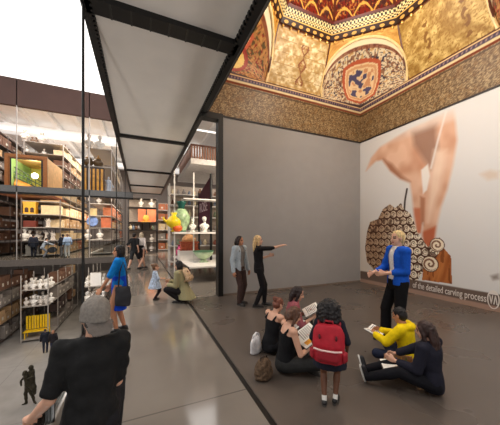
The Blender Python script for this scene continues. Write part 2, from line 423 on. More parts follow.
        if st == 'bun': add_ell(hm, hp(0, -.11, .07), (.045*k,)*3, hr, hf, hu)
        if st == 'afro':
            add_ell(hm, hp(0, -.03, .055), (.118*k, .115*k, .09*k), hr, hf, hu)
            for i in range(26):
                a = 2*math.pi*i/26; rr = random.uniform(.085, .125)
                if math.sin(a) > .55: continue
                p = hp(rr*math.cos(a), -.03+rr*.8*math.sin(a), random.uniform(-.01, .06)); q = hp(rr*1.3*math.cos(a), -.035+rr*1.05*math.sin(a), random.uniform(-.15, -.08))
                add_chain(hm, [p, q], [.042*k, .02*k], 7)
        out['hair'] = obj('hair', remesh(hm, max(.007, voxel*.9), 2, .4, (.008*k if st != 'afro' else .02*k, 38 if st != 'afro' else 45)), hairmat('hair_%d_%d_%d' % tuple(hcol), hcol), body)
    return out

# books, bags -------------------------------------------------------
PAPER = mat('paper', (238,234,226), .8, 0, .04, 20); INK = mat('print_grey', (120,116,112), .8)
def open_book(label, loc, yaw, tilt, w=.2, h=.27, cover=(40,40,44), pic=None, group=None, ang=.25):
    t = thing('book', label, 'book', loc, yaw, group)
    M = Matrix.Rotation(tilt, 4, 'X')
    for s in (-1, 1):
        Mp = M @ Matrix.Rotation(-s*ang, 4, 'Y')
        bm = bmesh.new(); add_box(bm, *( (0, s*w) if s > 0 else (s*w, 0)), -h/2, h/2, 0, .012, Mp); obj('page_block', bm, PAPER, t)
        bm = bmesh.new(); add_box(bm, *( (0, s*(w+.006)) if s > 0 else (s*(w+.006), 0)), -h/2-.006, h/2+.006, -.006, -.0008, Mp); obj('cover', bm, mat('bookcover_%d' % cover[0], cover, .6), t)
        bm = bmesh.new()
        if pic and s > 0: add_box(bm, .03, w-.03, -h*.36, h*.3, .0125, .0132, Mp); obj('picture', bm, mat('picture_%d_%d' % pic[:2], pic, .7, 0, .5, 22), t)
        else:
            for i in range(7): add_box(bm, *sorted((s*.02, s*(w-.02))), h*.34-i*h*.1-.004, h*.34-i*h*.1+.006, .0125, .0132, Mp)
            obj('print', bm, INK, t)
    return t
def tote(label, loc, yaw, w, h, d, c, strap=.3, group=None, cat='bag', zs=1, tuck=0):
    t = thing('tote_bag', label, cat, loc, yaw, group)
    bm = bmesh.new(); add_loft(bm, [(V((0, 0, z*h)), V((1,0,0)), V((0,1,0)), w/2*s, d/2*e) for z, s, e in ((0, .8, .8), (.05, .95, 1), (.4, 1, 1), (.8, .93, .7), (1, .86, .4))], 20)
    m = mat('bagcloth_%d_%d' % c[:2], c, .7, 0, .12, 20, .3)
    obj('bag_body', remesh(bm, .012, 3, .5, (.012, 9)), m, t)
    for s in (-1, 1):
        bm = bmesh.new(); add_tube(bm, [(-w*.28, s*d*.15, h*.93), (-w*.2, s*d*.1, h+strap*.6), (0, 0, h+strap), (w*.2, s*d*.1, h+strap*.6), (w*.28, s*d*.15, h*.93)], .009)
        obj('strap', bm, m, t)
    return t

# ================================================================== THE SETTING
FLOOR_C = floormat('polished_concrete', (120,112,104), .11, .8, 0, 3.75, .6, (0, 2.45))
FLOOR_R = floormat('gallery_floor', (90,81,74), .27, .4, 0, 0)
FLOOR_L = floormat('lower_hall_floor', (150,145,140), .2, .6, 6.0, 6.0, .6, (-1, 2.0))
FLOOR_W = floormat('walkway_floor', (140,126,114), .16, .6, 0, 0)
DARK = mat('black_steel', (26,25,25), .45, .3, .1); GREYW = mat('grey_plaster', (150,146,143), .75, 0, .03, 3)
XE = -.72; XT = 1.05; XW = 6.83; YW = 6.33; CZ = 4.73
fm = bmesh.new(); add_box(fm, XE, XT-.03, -3, 19.5, -.35, 0); struct('floor', fm, FLOOR_C)
sbx('floor', FLOOR_R, XT+.03, XW+.2, -3, YW+.1, -.35, 0)
sbx('floor', FLOOR_C, XT+.03, 14, YW+.1, 19.5, -.35, 0)
sbx('floor', FLOOR_W, -20, 14, 19.5, 42, -.36, 0)
sbx('floor', FLOOR_L, -24, 14, -3, 44, -6.9, -6.6)
sbx('trim_1', mat('floor_track', (38,34,31), .4, .5), XT-.03, XT+.03, -3, 19.5, -.35, -.012)
sbx('trim_2', mat('slab_edge', (96,88,82), .6), -20, XE, 19.42, 19.5, -.36, .03)
# gallery walls
sbx('wall_back', GREYW, 1.97, XW+.2, YW, YW+.18, 0, CZ)
sbx('wall_right', mat('screen_wall', (205,201,197), .8, 0, .02, 3), XW, XW+.2, -3, YW, 0, CZ)
sbx('baseboard_back', mat('skirting', (120,104,92), .6), 1.97, XW, YW-.012, YW, 0, .05)
# black portal frame beside the grey wall
sbx('trim_3', DARK, 1.84, 1.97, YW-.05, YW+.2, 0, CZ-.13)
sbx('trim_4', DARK, 1.40, 1.97, YW-.05, YW+.2, CZ-.13, CZ+.02)
# ceiling raft over the walkway : grey panels between black bars
CP = mat('grey_ceiling_panel', (226,220,213), .8, 0, .03, 2.0)
XL, XR = -.68, 1.46
BARS = [-1.0, 3.92, 8.85, 13.6, 17.8, 21.2]
for a, b in zip(BARS, BARS[1:]): sbx('ceiling', CP, XL+.05, XR-.05, a+.06, b-.06, CZ+.03, CZ+.12)
bn = 5
for y in BARS:
    w = .13 if y == 3.92 else .075
    sbx('trim_%d' % bn, DARK, XL, XR, y-w, y+w, CZ-.05, CZ+.15); bn += 1
    if y == 3.92:
        for x in np.linspace(XL+.3, XR-.3, 7): sbx('trim_%d' % bn, mat('bar_rib', (52,50,49), .4, .4), x-.012, x+.012, y-w-.004, y+w+.004, CZ-.058, CZ-.05); bn += 1
for x0, x1 in ((XL-.05, XL+.05), (XR-.05, XR+.05)):
    em = bmesh.new(); add_box(em, x0, x1, -1, 21.3, CZ-.05, CZ+.15)
    sd = x1 if x0 < 0 else x0
    for y in np.arange(.6, 8.8, .09):      # the notched inner edge
        add_box(em, min(sd, sd+(.035 if x0 < 0 else -.035)), max(sd, sd+(.035 if x0 < 0 else -.035)), y, y+.05, CZ-.05, CZ+.03)
    struct('trim_%d' % bn, em, DARK); bn += 1
# storage hall: luminous skylight over the void, dark bulkhead, white ceiling with ribs
sbx('ceiling', mat('skylight_white', (255,253,250), .9, 0, .0, 1, 0, 0, 1.5), -22, XL-.05, -3, 19.5, 10.95, 11.05, label='bright white luminous ceiling over the void')
sbx('ceiling', mat('bulkhead_brown', (80,54,47), .7, 0, .08, 1), -22, XR, 19.4, 19.62, 9.30, 10.93, label='dark brown bulkhead above the glass line')
sbx('ceiling', mat('hall_white', (240,236,232), .85, 0, .03, 2), -22, 14, 19.7, 42, 11.0, 11.12)
sbx('ceiling', mat('hall_white', (236,230,226)), XR+.1, 14, 6.6, 19.7, 11.0, 11.12)
for x in np.arange(-17, 6, 1.75): sbx('trim_%d' % bn, mat('hall_rib', (252,248,244), .8), x-.13, x+.13, 19.8, 42, 10.6, 10.98); bn += 1
for y in (26.8, 36): sbx('trim_%d' % bn, mat('hall_glow_beam', (255,252,248), .8, 0, 0, 1, 0, .2, .55), -22, 6, y-.5, y+.5, 9.95, 10.5); bn += 1  # white cross beams, given a glow of their own though no lamps
sbx('wall_left', mat('hall_wall', (150,140,134), .8), -22.2, -22, -3, 42, -6.6, 11)
sbx('wall_far', mat('hall_wall', (150,140,134)), -22, 14, 42, 42.2, -6.6, 11)
# floor edge beam of the upper level
sbx('trim_%d' % bn, mat('grey_beam', (98,98,98), .5, .2), -20, -.5, 19.4, 19.7, 4.12, 4.5); bn += 1
sbx('trim_%d' % bn, DARK, -20, -.5, 19.45, 19.7, 4.02, 4.12); bn += 1
sbx('floor', mat('upper_slab', (205,198,192), .7), 1.69, 9, 9.35, 13.0, 4.22, 4.42, label='white upper level slab with reddish balustrade')
# glazing bars hanging below the bulkhead, black poles on the raft edge
BAR = mat('glazing_bar', (176,168,162), .5, .3)
for px in (17, 89.5):
    x = onY(px, 200, 19.45).x; sbx('trim_%d' % bn, BAR, x-.022, x+.022, 19.40, 19.44, .03, 10.9); bn += 1
for y, r in ((3.92, .017), (8.85, .014), (13.6, .014)):
    pm = bmesh.new(); add_tube(pm, [(XL-.02, y, 0), (XL-.02, y, 2.4), (XL-.02, y, CZ-.05)], r)
    pole = obj('pole', pm, DARK, label={3.92: 'tall black pole from floor to raft nearest the viewer', 8.85: 'middle one of the three thin black poles along the void edge', 13.6: 'farthest of the three thin black poles along the void edge'}[y]); pole['category'] = 'pole'; pole['group'] = 'black poles along the void edge'
# low rail and glass along the void edge
rl = thing('low_railing', 'low glass railing with dark handrail along the edge of the void', 'railing', (XE+.015, 0, 0))
bm = bmesh.new(); add_tube(bm, [(0, .2, .31), (0, 8, .31), (0, 19.3, .31)], .018); obj('handrail', bm, mat('rail_dark', (58,54,52), .35, .6), rl)
for y in np.arange(.3, 19.3, 2.4):
    bxo('post', DARK, rl, -.012, .012, y-.012, y+.012, 0, .30)
    if y+2.4 < 19.4: bxo('glass_pane', MATS.get('rail_glass') or glassy('rail_glass', (226,230,230), .06), rl, -.005, .005, y+.03, y+2.37, .03, .29)
# glass balustrade of the far walkway
gb = thing('glass_balustrade', 'long glass balustrade along the far walkway above the lower hall', 'railing', (0, 19.48, 0))
xs = np.linspace(-17, -1.0, 9)
for a, b in zip(xs, xs[1:]): bxo('glass_pane', MATS['rail_glass'], gb, a+.02, b-.02, -.008, .008, .04, 1.05)
bxo('handrail', mat('rail_dark', (58,54,52)), gb, -17, -1.0, -.02, .02, 1.05, 1.085)

# ---------------- carved octagonal ceiling over the gallery
X0, X1, Y0, Y1 = 1.58, XW, 1.08, YW
cx, cy, ZF, ZO = (X0+X1)/2, (Y0+Y1)/2, 5.90, 7.20
PNT = painted('carved_paint', .5, .35)
coffer = bpy.data.objects.new('ceiling', None); COL.objects.link(coffer); coffer['kind'] = 'structure'
coffer['label'] = 'gilded carved octagonal ceiling over a patterned frieze'
def cpart(name, me): return obj(name, me, PNT, coffer)
GOLD = C(205,160,84); CRM = C(236,214,166); NAVY = C(44,40,70); RED = C(150,44,28); BRN = C(84,52,26)
def frieze_col(L, off):
    def f(u, v):
        x = u*L*14+off; y = v*17
        n = vn(x*2.1, y*2.1, 2); s = vn(x*5.2+20, y*4.2+3); s2 = vn(x*1.1+9, y*.9+30, 2)
        c = mix(np.broadcast_to(C(96,76,52), u.shape+(3,)), C(150,124,88), (n-.3)*2.2)
        c = mix(c, C(80,54,28), (s < .40)*.75); c = mix(c, C(188,164,122), (s > .66)*.6)
        c = mix(c, C(120,84,44), (s2-.55)*2)
        c = mix(c, C(60,36,20), (v < .02)*1.0); c = mix(c, C(66,44,24), (np.abs(v-.93) < .02)*.8)
        return c
    return f
def mould_col(L):
    def f(u, v):
        x = u*L
        c = np.broadcast_to(C(150,82,50), u.shape+(3,))
        dash = (np.mod(x*11, 1) < .6)
        c = mix(c, C(158,84,58), (v < .24)*1.0); c = mix(c, C(232,206,160), ((v > .24) & (v < .36))*1.0)
        c = mix(c, C(58,44,70), ((v >= .36) & (v < .74))*1.0); c = mix(c, C(214,176,150), ((v >= .46) & (v < .64) & ~dash)*.6)
        c = mix(c, C(225,196,150), ((v >= .72) & (v < .84))*1.0); c = mix(c, C(70,36,30), (v >= .84)*1.0)
        return c
    return f
corners = [V((X0, Y1, 0)), V((X1, Y1, 0)), V((X1, Y0, 0)), V((X0, Y0, 0))]
for i in range(4):
    a, b = corners[i], corners[(i+1) % 4]; L = (b-a).length; inn = (V((cx, cy, 0))-(a+b)/2).normalized()
    me = patch(lambda u, v: a.lerp(b, u)+V((0, 0, CZ+v*(ZF-.24-CZ))), 210, 48, frieze_col(L, i*7)); cpart('frieze', me)
    prof = [(0, 0), (.05, .04), (.08, .12), (.06, .20), (.02, .26)]
    def pf(u, v):
        k = min(int(v*4), 3); t = v*4-k; o = prof[k][0]*(1-t)+prof[k+1][0]*t; z = prof[k][1]*(1-t)+prof[k+1][1]*t
        o2 = o; p = a.lerp(b, u); e = (b-a).normalized()
        s = min(max((p-a).length, 0), L); s = min(max(s, o2), L-o2)
        return a+e*s+inn*o+V((0, 0, ZF-.26+z))
    cpart('moulding', patch(pf, 180, 13, mould_col(L)))
HS = .95; AP = 2.09
def octv(ap, z, k):   # k-th corner of the octagon
    ang = math.radians(22.5+45*k); r = ap/math.cos(math.radians(22.5)); return V((cx+r*math.cos(ang), cy+r*math.sin(ang), z))
def panel_col(tone):
    def f(u, v):
        x = u*8; y = v*7
        n = vn(x*2+tone, y*2, 3)
        c = mix(np.broadcast_to(C(168,136,84), u.shape+(3,)), C(240,224,184), (n-.28)*1.9)
        c = mix(c, C(120,84,36), ((np.mod(v*5+.06*np.sin(u*7), 1) < .05))*.55)
        w = vn(x*4.5, y*5+11); c = mix(c, C(168,126,58), (w > .66)*.55)
        e = np.minimum(np.minimum(u, 1-u)*1.6, np.minimum(v, 1-v)); c = mix(c, C(104,60,26), (e < .025)*.85); c = mix(c, C(190,140,70), ((e >= .035) & (e < .055))*.5)
        # scrolling cartouche
        du = (u-.55)/.075; dv = (v-.46)/.36; r = np.abs(dv)
        wid = .55+.45*np.cos(dv*7.5); ins = (np.abs(du) < wid) & (r < 1); edge = ins & (np.abs(du) > wid-.38)
        c = mix(c, C(110,60,34), edge*.85); sw = vn(u*60, v*46); c = mix(c, C(140,84,48), (ins & (sw > .5))*.75)
        return c
    return f
def rough_col(u, v):   # flatter gold side panel
    n = vn(u*14, v*12, 3); c = mix(np.broadcast_to(C(150,114,52), u.shape+(3,)), C(226,198,128), (n-.25)*1.7)
    s = vn(u*70, v*60); c = mix(c, C(130,88,28), (s < .33)*.6)
    e = np.minimum(np.minimum(u, 1-u)*1.6, np.minimum(v, 1-v)); c = mix(c, C(96,50,24), (e < .025)*.9)
    for cu, cv, fr in ((.34, .45, 1), (.78, .42, 2)):
        du = (u-cu)/.06; dv = (v-cv)/.34; wid = .6+.4*np.cos(dv*6); ins = (np.abs(du) < wid) & (np.abs(dv) < 1)
        sw = np.sin(np.arctan2(dv*2.4, du)*2+np.hypot(du, dv*3)*5); c = mix(c, C(112,70,20), (ins & (sw > .0))*.8)
    return c
def lunette_col(kind):
    def f(u, v):
        x = u*24; y = v*13
        if kind: base, blob, blob2 = C(230,214,182), C(48,40,66), C(132,84,58)
        else: base, blob, blob2 = C(170,120,66), C(132,30,18), C(74,66,30)
        n = vn(x*1.9, y*1.9+6, 1); m = vn(x*2.4+31, y*2.4+8, 1); c = np.broadcast_to(base, u.shape+(3,))
        c = mix(c, blob, (np.abs(n-.5) < .085)*.9); c = mix(c, blob2, (m > .68)*.8); c = mix(c, C(200,150,80), (m < .25)*.7)
        r = np.abs(u-.5)/.19; q = np.abs(v-.42)/.36; d = np.maximum(r, q)*.6+np.hypot(r, q)*.4
        c = mix(c, C(244,214,168), (d < 1)*1.0); c = mix(c, C(190,84,52), ((d > .86) & (d < 1))*.9); c = mix(c, C(214,150,104), ((d > .7) & (d < .8))*.7)
        fg = vn(u*26+4, v*13+2, 2); c = mix(c, C(58,56,104), ((d < .66) & (fg > .56))*.85); c = mix(c, C(200,120,76), ((d < .66) & (fg < .36))*.6)
        if not kind:
            d2 = np.hypot((u-.34)/.1, (v-.3)/.22); c = mix(c, C(236,204,110), (d2 < 1)*.9); c = mix(c, C(150,40,24), ((d2 > .8) & (d2 < 1.15))*.9)
        c = mix(c, C(248,232,196), (v > .93)*1.0); c = mix(c, C(120,60,40), ((v > .88) & (v < .93))*.7)
        c = mix(c, C(70,50,60), (v < .03)*.8)
        return c
    return f
def spandrel_col(u, v):
    n = vn(u*30, v*10, 3); return mix(np.broadcast_to(C(176,122,46), u.shape+(3,)), C(230,190,104), (n-.25)*1.7)
# straight sides
for k, (dx, dy) in enumerate(((0, 1), (1, 0), (0, -1), (-1, 0))):
    ctr = V((cx, cy, 0)); n = V((dx, dy, 0)); t = V((dy, -dx, 0)); half = 2.625; h2 = AP*math.tan(math.radians(22.5))
    def P(u, v):
        lo = ctr+n*half+t*((u*2-1)*HS)+V((0, 0, ZF)); hi = ctr+n*AP+t*((u*2-1)*h2)+V((0, 0, ZO)); return lo.lerp(hi, v)
    cpart('carved_panel', patch(P, 110, 74, rough_col if k == 1 else panel_col(k*3)))
# corner squinches
for k, (dx, dy) in enumerate(((1, 1), (-1, 1), (1, -1), (-1, -1))):
    ctr = V((cx, cy, 0)); half = 2.625
    A = ctr+V((dx*HS, dy*half, ZF)); B = ctr+V((dx*half, dy*HS, ZF)); Cn = ctr+V((dx*half, dy*half, ZF))
    h2 = AP*math.tan(math.radians(22.5))
    A2 = ctr+V((dx*h2, dy*AP, ZO)); B2 = ctr+V((dx*AP, dy*h2, ZO)); top = (A2+B2)/2
    def arch(u):
        th = math.pi*(1-u); base = A.lerp(B, .5+.5*math.cos(th)*.97); hgt = math.sin(th)**.8*.94
        return base+(top-(A+B)/2)*hgt
    def bot(u):
        if u < .5: p = A.lerp(Cn, u*2)
        else: p = Cn.lerp(B, u*2-1)
        q = A.lerp(B, u); w = abs(u-.5)*2
        return p.lerp(q, .10*(1-w))
    def P(u, v):
        b = bot(u); a = arch(u); p = b.lerp(a, v); out = (Cn-(A+B)/2).normalized(); return p+out*(.28*math.sin(math.pi*v)*math.sin(math.pi*u))
    cpart('lunette', patch(P, 170, 90, lunette_col(k in (0, 3))))
    def S(u, v):
        a = arch(u)
        if u < .22: e = A.lerp(A2, u/.22)
        elif u > .78: e = B2.lerp(B, (u-.78)/.22)
        else: e = A2.lerp(B2, (u-.22)/.56)
        return a.lerp(e, v)
    cpart('spandrel', patch(S, 90, 12, spandrel_col))
    bm = bmesh.new(); add_tube(bm, [arch(u) for u in np.linspace(0, 1, 40)], .035, 7); obj('arch_rib', bm, mat('rib_cream', (232,206,150), .5), coffer)
    for e0, e1 in ((A, A2), (B, B2)):
        bm = bmesh.new(); add_tube(bm, [e0, e0.lerp(e1, .5), e1], .025, 6); obj('corner_rib', bm, mat('rib_dark', (92,46,26), .5), coffer)
# cornice rings, beads and the dome
def cornice_col(L):
    def f(u, v):
        x = u*L; c = np.broadcast_to(C(46,22,14), u.shape+(3,))
        bp = np.hypot((np.mod(x*4.2, 1)-.5)*1.1, (v-.34)*3.4); c = mix(c, C(224,170,84), (bp < .30)*.95)
        c = mix(c, C(120,54,30), ((v > .05) & (v < .12))*.9); c = mix(c, C(230,184,96), ((v > .52) & (v < .57))*1.0)
        b1 = np.mod(np.floor(x*19)+np.floor((v-.6)*14), 2) < 1
        c = mix(c, C(240,222,164), ((v > .60) & (v < .90) & b1)*.95); c = mix(c, C(214,168,84), ((v > .735) & (v < .765))*1.0)
        c = mix(c, C(90,26,16), (v > .94)*1.0)
        return c
    return f
def dome_col(u, v):
    n = vn(u*20, v*22+3, 1); m = vn(u*30+9, v*30, 1); c = np.broadcast_to(C(116,28,18), u.shape+(3,))
    c = mix(c, C(190,130,62), (np.abs(n-.5) < .07)*.9); c = mix(c, C(40,20,16), (m < .30)*.8); c = mix(c, C(52,30,34), (m > .66)*.8)
    ar = np.abs(np.mod(u*3, 1)-.5)*2; a2 = (np.mod(v*5, 1)); c = mix(c, C(238,186,88), (np.abs(a2-(1-ar**2)*.8) < .09)*.9)
    return mix(c, C(90,40,24), (np.minimum(u, 1-u) < .03)*1.0)
lev = [(2.09, 7.20), (2.03, 7.20), (1.98, 7.26), (1.93, 7.33), (1.88, 7.40), (1.78, 7.54)]
for k in range(8):
    def P(u, v):
        f = v*(len(lev)-1); i = min(int(f), len(lev)-2); t = f-i; ap = lev[i][0]*(1-t)+lev[i+1][0]*t; z = lev[i][1]*(1-t)+lev[i+1][1]*t
        return octv(ap, z, k).lerp(octv(ap, z, k+1), u)
    cpart('cornice', patch(P, 150, 40, cornice_col(1.7)))
    def D(u, v):
        ap = 1.80*math.cos(v*1.25)**.8+.0; z = 7.52+1.5*math.sin(v*1.25); return octv(ap, z, k).lerp(octv(ap, z, k+1), u)
    cpart('dome_panel', patch(D, 90, 70, dome_col))
    bm = bmesh.new()
    for j in range(7):
        p = octv(2.07, 7.17, k).lerp(octv(2.07, 7.17, k+1), (j+.5)/7); add_ell(bm, p, (.032, .032, .045), n=8, m=6)
    o = obj('pendant_beads', bm, mat('bead_gold', (226,178,96), .35, .3), coffer)
sbx('ceiling', mat('dome_cap', (120,60,30)), cx-.9, cx+.9, cy-.9, cy+.9, 8.93, 8.99, coffer)
for i, (x0, x1, y0, y1) in enumerate(((X0-.15, X1+.15, Y1+.01, Y1+.17), (X1+.01, X1+.17, Y0, Y1), (X0-.12, X0-.01, Y0, Y1), (X0-.15, X1+.15, Y0-.17, Y0-.01))):
    sbx('trim_%d' % bn, mat('attic_grey', (110,104,100), .8), x0, x1, y0, y1, CZ+.01, 6.1); bn += 1
sbx('trim_%d' % bn, mat('reveal_line', (40,30,24), .6), 1.97, XW, YW-.03, YW, CZ-.035, CZ); bn += 1
sbx('trim_%d' % bn, mat('reveal_line', (40,30,24), .6), XW-.03, XW, -3, YW, CZ-.035, CZ); bn += 1

# ---------------- the mural on the right wall
XM = XW-.006
def poly(*pts): return [(p.y, p.z) for p in (onX(a, b, XM) for a, b in pts)]
def inside(y, z, P):
    r = np.zeros(y.shape, bool); n = len(P)
    for i in range(n):
        (a, b), (c, d) = P[i], P[(i+1) % n]
        if b == d: continue
        r ^= ((b > z) != (d > z)) & (y < (c-a)*(z-b)/(d-b)+a)
    return r
def pdist(y, z, P, closed=True):
    d = np.full(y.shape, 9.0); n = len(P)
    for i in range(n if closed else n-1):
        (a, b), (c, e) = P[i], P[(i+1) % n]; dx, dz = c-a, e-b; L2 = dx*dx+dz*dz+1e-9
        t = np.clip(((y-a)*dx+(z-b)*dz)/L2, 0, 1); d = np.minimum(d, np.hypot(y-a-t*dx, z-b-t*dz))
    return d
def soft(y, z, P, w):
    s = inside(y, z, P); d = pdist(y, z, P); return np.clip(.5+np.where(s, d, -d)/w, 0, 1)
MY0, MY1, MZ1 = 1.0, YW-.02, CZ-.04
STRIPZ = onX(453, 286, XM).z
def mural_col(u, v):
    y = MY1+(MY0-MY1)*u; z = v*MZ1
    c = np.broadcast_to(C(216,213,210), u.shape+(3,))
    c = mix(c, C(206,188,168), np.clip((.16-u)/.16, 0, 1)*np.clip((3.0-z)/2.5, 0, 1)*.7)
    hand = poly((366,171),(371,158),(380,147),(396,137),(411,128),(425,122),(440,114),(454,108),(457,140),(453,165),(447,190),(441,207),(437,225),(434,246),(430,254),(424,250),(422,236),(423,223),(421,233),(417,234),(414,215),(412,196),(410,183),(400,179),(390,171),(382,160),(376,161))
    h = soft(y, z, hand, .09)*np.clip((MZ1-.05-z)/.45+.15, 0, 1)
    sk = mix(np.broadcast_to(C(224,184,158), u.shape+(3,)), C(190,134,104), (vn(u*14, v*11, 2)-.35)*1.4)
    sk = mix(sk, C(150,96,70), soft(y, z, poly((383,159),(392,164),(402,176),(410,182),(400,180),(389,171)), .12)*.8)
    sk = mix(sk, C(138,104,88), soft(y, z, poly((412,132),(436,124),(438,150),(431,170),(424,160),(414,145)), .16)*.75)
    sk = mix(sk, C(176,84,52), soft(y, z, poly((422,232),(436,226),(434,252),(425,252)), .08)*.8)
    sk = mix(sk, C(186,98,66), soft(y, z, poly((412,208),(421,208),(422,236),(416,234)), .08)*.7)
    sk = mix(sk, C(168,112,84), soft(y, z, poly((420,196),(425,198),(424,226),(421,224)), .06)*.8)
    sk = mix(sk, C(240,216,194), soft(y, z, poly((434,150),(446,150),(440,190),(428,222),(428,200)), .16)*.7)
    c = mix(c, sk, h)
    c = mix(c, C(236,232,226), soft(y, z, poly((421,170),(428,164),(430,176),(427,190),(423,194)), .05)*.9)
    c = mix(c, C(228,220,214), np.clip(1-pdist(y, z, poly((446,112),(438,140),(431,168)), False)/.045, 0, 1)*.9)
    c = mix(c, C(60,50,46), np.clip(1.6-pdist(y, z, poly((407,189),(405,200),(404,214)), False)/.022, 0, 1))
    carv = poly((367,232),(370,222),(378,219),(383,209),(390,204),(395,208),(401,203),(404,209),(410,213),(414,222),(417,232),(423,240),(428,247),(440,237),(443,247),(437,256),(432,266),(424,270),(416,283),(400,284),(376,272),(367,262),(365,248))
    k = inside(y, z, carv)
    s = .20; qx = (y-.3*z*.0)/s; qz = z/(s*1.05); row = np.floor(qz); ox = qx+.5*np.mod(row, 2); fx = ox-np.floor(ox)-.5; fz = qz-row-.5
    r = np.hypot(fx, fz*1.0+.12*np.abs(fx)); j = vn(np.floor(ox)*3.7+row*1.9, row*2.3); near = np.clip((u-.13)/.22, 0, 1)
    kc = np.broadcast_to(C(84,54,40), u.shape+(3,)); lightc = mix(np.broadcast_to(C(178,146,116), u.shape+(3,)), C(240,228,206), near+j*.3-.15)
    th = np.arctan2(fz, fx); spiral = np.sin(th+r*26) > -.1
    kc = mix(kc, lightc, (r < .46)*1.0); kc = mix(kc, C(96,62,46), ((r < .34) & spiral)*.9); kc = mix(kc, lightc, (r < .17)*1.0); kc = mix(kc, C(60,40,34), (r < .085)*1.0)
    kc = mix(kc, C(64,40,30), (vn(u*70, v*70) > .72)*.6)
    c = np.where(k[..., None], kc, c)
    blk = poly((424,262),(431,256),(436,250),(443,247),(447,252),(451,256),(452,284),(422,280))
    wd = mix(np.broadcast_to(C(150,84,42), u.shape+(3,)), C(200,126,70), (vn(y*9+z*2, z*1.6, 3)-.25)*1.8)
    wd = mix(wd, C(104,54,26), (vn(y*22, z*3+8) > .7)*.6)
    b = inside(y, z, blk) & ~(k & (np.hypot(y-onX(437,246,XM).y, z-onX(437,246,XM).z) < .3)); c = np.where(b[..., None], wd, c)
    for (a, d), rr in (((437,245), .17), ((430,264), .2)):
        p = onX(a, d, XM); q = np.hypot(y-p.y, z-p.z)/rr; th = np.arctan2(z-p.z, y-p.y)
        c = mix(c, C(236,220,194), (q < 1)*1.0); c = mix(c, C(110,70,50), ((q < .85) & (np.sin(th+q*11) > .2))*.85); c = mix(c, C(84,54,40), ((q > .92) & (q < 1.05))*.9)
    c = mix(c, C(206,176,150), soft(y, z, poly((480,174),(490,170),(499,172),(498,178),(488,180)), .1)*.5)
    c = mix(c, C(120,104,94), soft(y, z, poly((491,276),(498,274),(499,279),(493,280)), .07)*.7)
    st = np.clip((STRIPZ-z)/.03, 0, 1); c = mix(c, mix(np.broadcast_to(C(98,80,70), u.shape+(3,)), C(158,126,108), np.clip((.13-z)/.03, 0, 1)), st*.92)
    return c
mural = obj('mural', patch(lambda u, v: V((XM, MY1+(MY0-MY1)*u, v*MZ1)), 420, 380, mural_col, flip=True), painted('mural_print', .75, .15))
tag(mural, 'wall-sized picture of a hand carving rows of scrolls from wood', 'mural')
LET = mat('caption_white', (226,216,206), .7, 0, .02, 5)
cu = bpy.data.curves.new('caption', 'FONT'); cu.body = 'of the detailed carving process'; cu.size = .22; cu.extrude = .002; cu.align_x = 'LEFT'
to = bpy.data.objects.new('tmp_text', cu); COL.objects.link(to); dg = bpy.context.evaluated_depsgraph_get(); dg.update()
tme = bpy.data.meshes.new_from_object(to.evaluated_get(dg)); bpy.data.objects.remove(to)
xs = [v.co.x for v in tme.vertices]; ya = onX(413, 288, XM).y; yb = onX(486.5, 300, XM).y; sx = (ya-yb)/(max(xs)-min(xs))
for v in tme.vertices: v.co = V((XM-.008-v.co.z, ya-(v.co.x-min(xs))*sx, .165+v.co.y*1.06))
obj('caption', tme, LET, mural, label='white caption lettering')
# oval emblem
ey, ez = onX(493.6, 298, XM).y, .245
bm = bmesh.new()
def ring(bm, ry, rz, wv, x0, n=36):
    a = [bm.verts.new((x0, ey+ry*math.cos(2*math.pi*i/n), ez+rz*math.sin(2*math.pi*i/n))) for i in range(n)]
    b = [bm.verts.new((x0, ey+(ry-wv)*math.cos(2*math.pi*i/n), ez+(rz-wv)*math.sin(2*math.pi*i/n))) for i in range(n)]
    for i in range(n): bm.faces.new((a[i], a[(i+1) % n], b[(i+1) % n], b[i]))
ring(bm, .105, .2, .022, XM-.010)
def bar(p, q, w):
    (a, b), (c, d) = p, q; n = V((c-a, d-b)).normalized(); k = V((-n.y, n.x))*w/2
    bm.faces.new([bm.verts.new((XM-.010, ey-s[0], ez+s[1])) for s in ((a+k.x, b+k.y), (c+k.x, d+k.y), (c-k.x, d-k.y), (a-k.x, b-k.y))])
for p, q in (((-.06, .09), (-.035, -.1)), ((-.035, -.1), (-.012, .09)), ((.008, -.1), (.034, .09)), ((.034, .09), (.062, -.1))): bar(p, q, .017)
obj('emblem', bm, LET, mural, label='white oval emblem')
bm = bmesh.new()
bm.faces.new([bm.verts.new((XM-.009, ey+.09*math.cos(t), ez+.2*math.sin(t))) for t in np.linspace(.55, math.pi-.55, 16)])
obj('emblem', bm, LET, mural, label='pale cap of the oval emblem')

